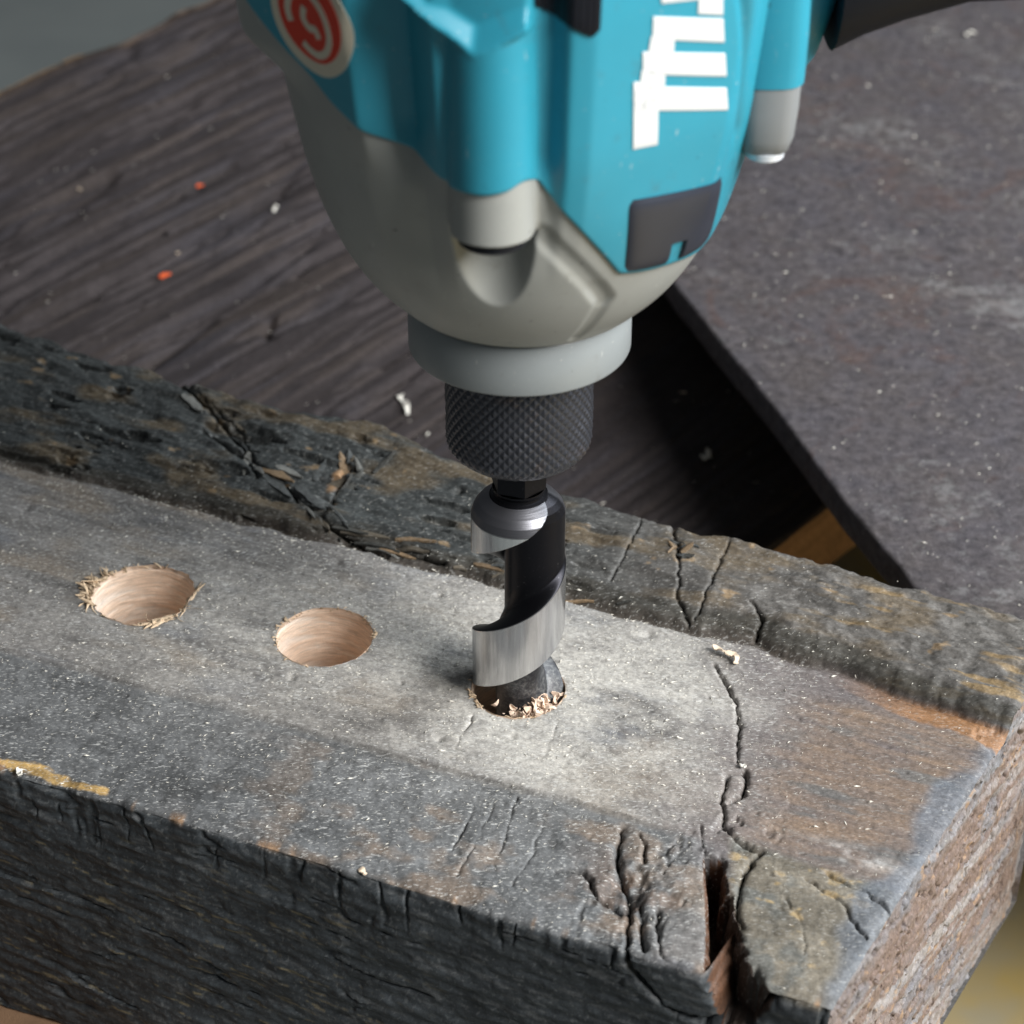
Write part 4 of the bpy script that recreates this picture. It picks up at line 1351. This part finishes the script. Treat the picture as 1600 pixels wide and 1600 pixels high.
for i, (x, y, lb, sd) in enumerate([(-117.5, 348, 'small orange fleck in the grain of the back board, upper one', 21), (-122.8, 288.7, 'orange fleck in the grain of the back board, lower and larger one', 22)]):
    s = 1.0 if i == 0 else 1.6
    o = curl((x, y, on_plank(x, y) + .7), [(-s * 1.2, -s * 1.2, 0), (0, 0, .4), (s * 1.2, s * 1.2, 0)], 1.6, 0.6, M_orange, 'orange_fleck', lb, 'fleck', 'orange flecks')

# chips packed in the hole round the bit
def hole_chips():
    VV, FF = [], []
    def add(V, F):
        o_ = len(VV); VV.extend([tuple(x) for x in V]); FF.extend([tuple(i + o_ for i in f) for f in F])
    for k in range(520):
        a = random.gauss(math.radians(-56), .50); r = random.uniform(4.6, 10.1)
        z = random.uniform(-3.5, 0.2) - 0.16 * (10 - r) - 0.7 * abs(a - math.radians(-50))
        p = Vector((r * math.cos(a), r * math.sin(a), z))
        if k % 4 == 0:                                  # curled flake
            d = Vector((random.gauss(0, 1), random.gauss(0, 1), random.gauss(0, .6))).normalized()
            ax = d.cross(Vector((random.gauss(0, 1), random.gauss(0, 1), 1))).normalized()
            L = random.uniform(1.2, 3.4); w = random.uniform(.3, .9); bend = random.uniform(.3, 1.0)
            V = []; q = p.copy()
            for s_ in range(5):
                wk = w * [.4, .9, 1, .8, .3][s_] * random.uniform(.7, 1.2)
                nn = d.cross(ax).normalized() * .06
                V += [q - ax * wk - nn, q + ax * wk - nn, q + ax * wk + nn, q - ax * wk + nn]
                q = q + d * L / 4; d = (Matrix.Rotation(bend * random.uniform(.5, 1.2), 3, ax) @ d).normalized()
            F = []
            for s_ in range(4):
                for j in range(4): F.append((s_ * 4 + j, s_ * 4 + (j + 1) % 4, s_ * 4 + 4 + (j + 1) % 4, s_ * 4 + 4 + j))
            add(V, F + [(3, 2, 1, 0), (16, 17, 18, 19)])
        else:                                           # crumb
            sc_ = random.lognormvariate(-.55, .45)
            V = [p + Vector((random.gauss(0, .6), random.gauss(0, .6), random.gauss(0, .35))) * sc_ for _ in range(5)]
            add(V, [(0, 1, 2), (0, 2, 3), (0, 3, 1), (4, 2, 1), (4, 3, 2), (4, 1, 3)])
    o = mesh_obj('fresh_chips', VV, FF, M_pink, None, angle=20, loc=(0, 0, -5))
    tag(o, 'fresh pale wood chips crumbling round the bit in its hole', 'wood chips', kind='stuff')


hole_chips()


def sawdust(name, X, Y, Z, size, label, mat, ang0=27, lift=0.0):
    n = len(X)
    a = np.radians(ang0) + rng.normal(0, .55, n)
    L = size * rng.uniform(.8, 2.4, n); Wd = size * rng.uniform(.25, .6, n); H = size * rng.uniform(.15, .5, n)
    d = np.stack([np.cos(a), np.sin(a), rng.normal(0, .15, n)], 1); s = np.stack([-np.sin(a), np.cos(a), rng.normal(0, .25, n)], 1)
    c = np.stack([X, Y, Z + lift], 1)
    V = np.stack([c - d * L[:, None] * .5, c + d * L[:, None] * .5 + s * Wd[:, None] * .3, c + s * Wd[:, None] * .6 - d * L[:, None] * .15, c + np.stack([0 * H, 0 * H, H], 1)], 1).reshape(-1, 3)
    b = np.arange(n)[:, None] * 4
    F = np.concatenate([b + np.array([[0, 1, 3]]), b + np.array([[1, 2, 3]]), b + np.array([[2, 0, 3]]), b + np.array([[0, 2, 1]])])
    o = mesh_obj(name, V, F, mat, None, smoothf=False, loc=(0, 0, 0))
    tag(o, label, 'sawdust', kind='stuff')


n = 30000
u = rng.uniform(-190, 100, n); v = rng.uniform(-62, 62, n)
dens = 0.16 + 0.9 * np.exp(-((u - 8) / 50) ** 2 - ((v - 2) / 32) ** 2) + 0.40 * np.exp(-((u + 60) / 70) ** 2 - ((v + 5) / 45) ** 2) + 0.5 * np.exp(-((v - 33) / 5) ** 2) * np.exp(-((u + 30) / 130) ** 2)
dens *= np.where(v > 38, 0.35, 1.0) * np.where(u > 60, 0.5, 1)
k = rng.uniform(0, 1, n) < dens * 0.85
for hu, hv, hr in HOLES: k &= np.hypot(u - hu, v - hv) > hr + 0.4
k &= ~inpoly(u, v, GAP)
u, v = u[k], v[k]
xx, yy = uv_xy(u, v)
sz = rng.lognormal(-1.05, .45, len(u))
sawdust('timber_sawdust', xx, yy, surf(u, v), np.clip(sz, .15, 1.2), 'fine pale sawdust sprinkled over the timber round the holes', M_dust)
n = 900
p = rng.uniform(40, 420, n); q = rng.uniform(58, 400, n)
x, y, z = pq_xyz(p, q); z = z + h_plank(p, q)
sawdust('board_sawdust', x, y, z, rng.lognormal(-.75, .5, n), 'sparse pale specks of sawdust on the back board', M_dust)
n = 3600
x = rng.uniform(40, 330, n); y = rng.uniform(30, 520, n)
k = ((x - 110) * 147.4 + (y - 31) * 44.3 > 260) & (x * .375 + y * .927 > 74)
x, y = x[k], y[k]
sawdust('plate_sawdust', x, y, 0 * x - 19.95, rng.lognormal(-.75, .5, len(x)), 'pale specks of sawdust scattered on the steel plate', M_dust)
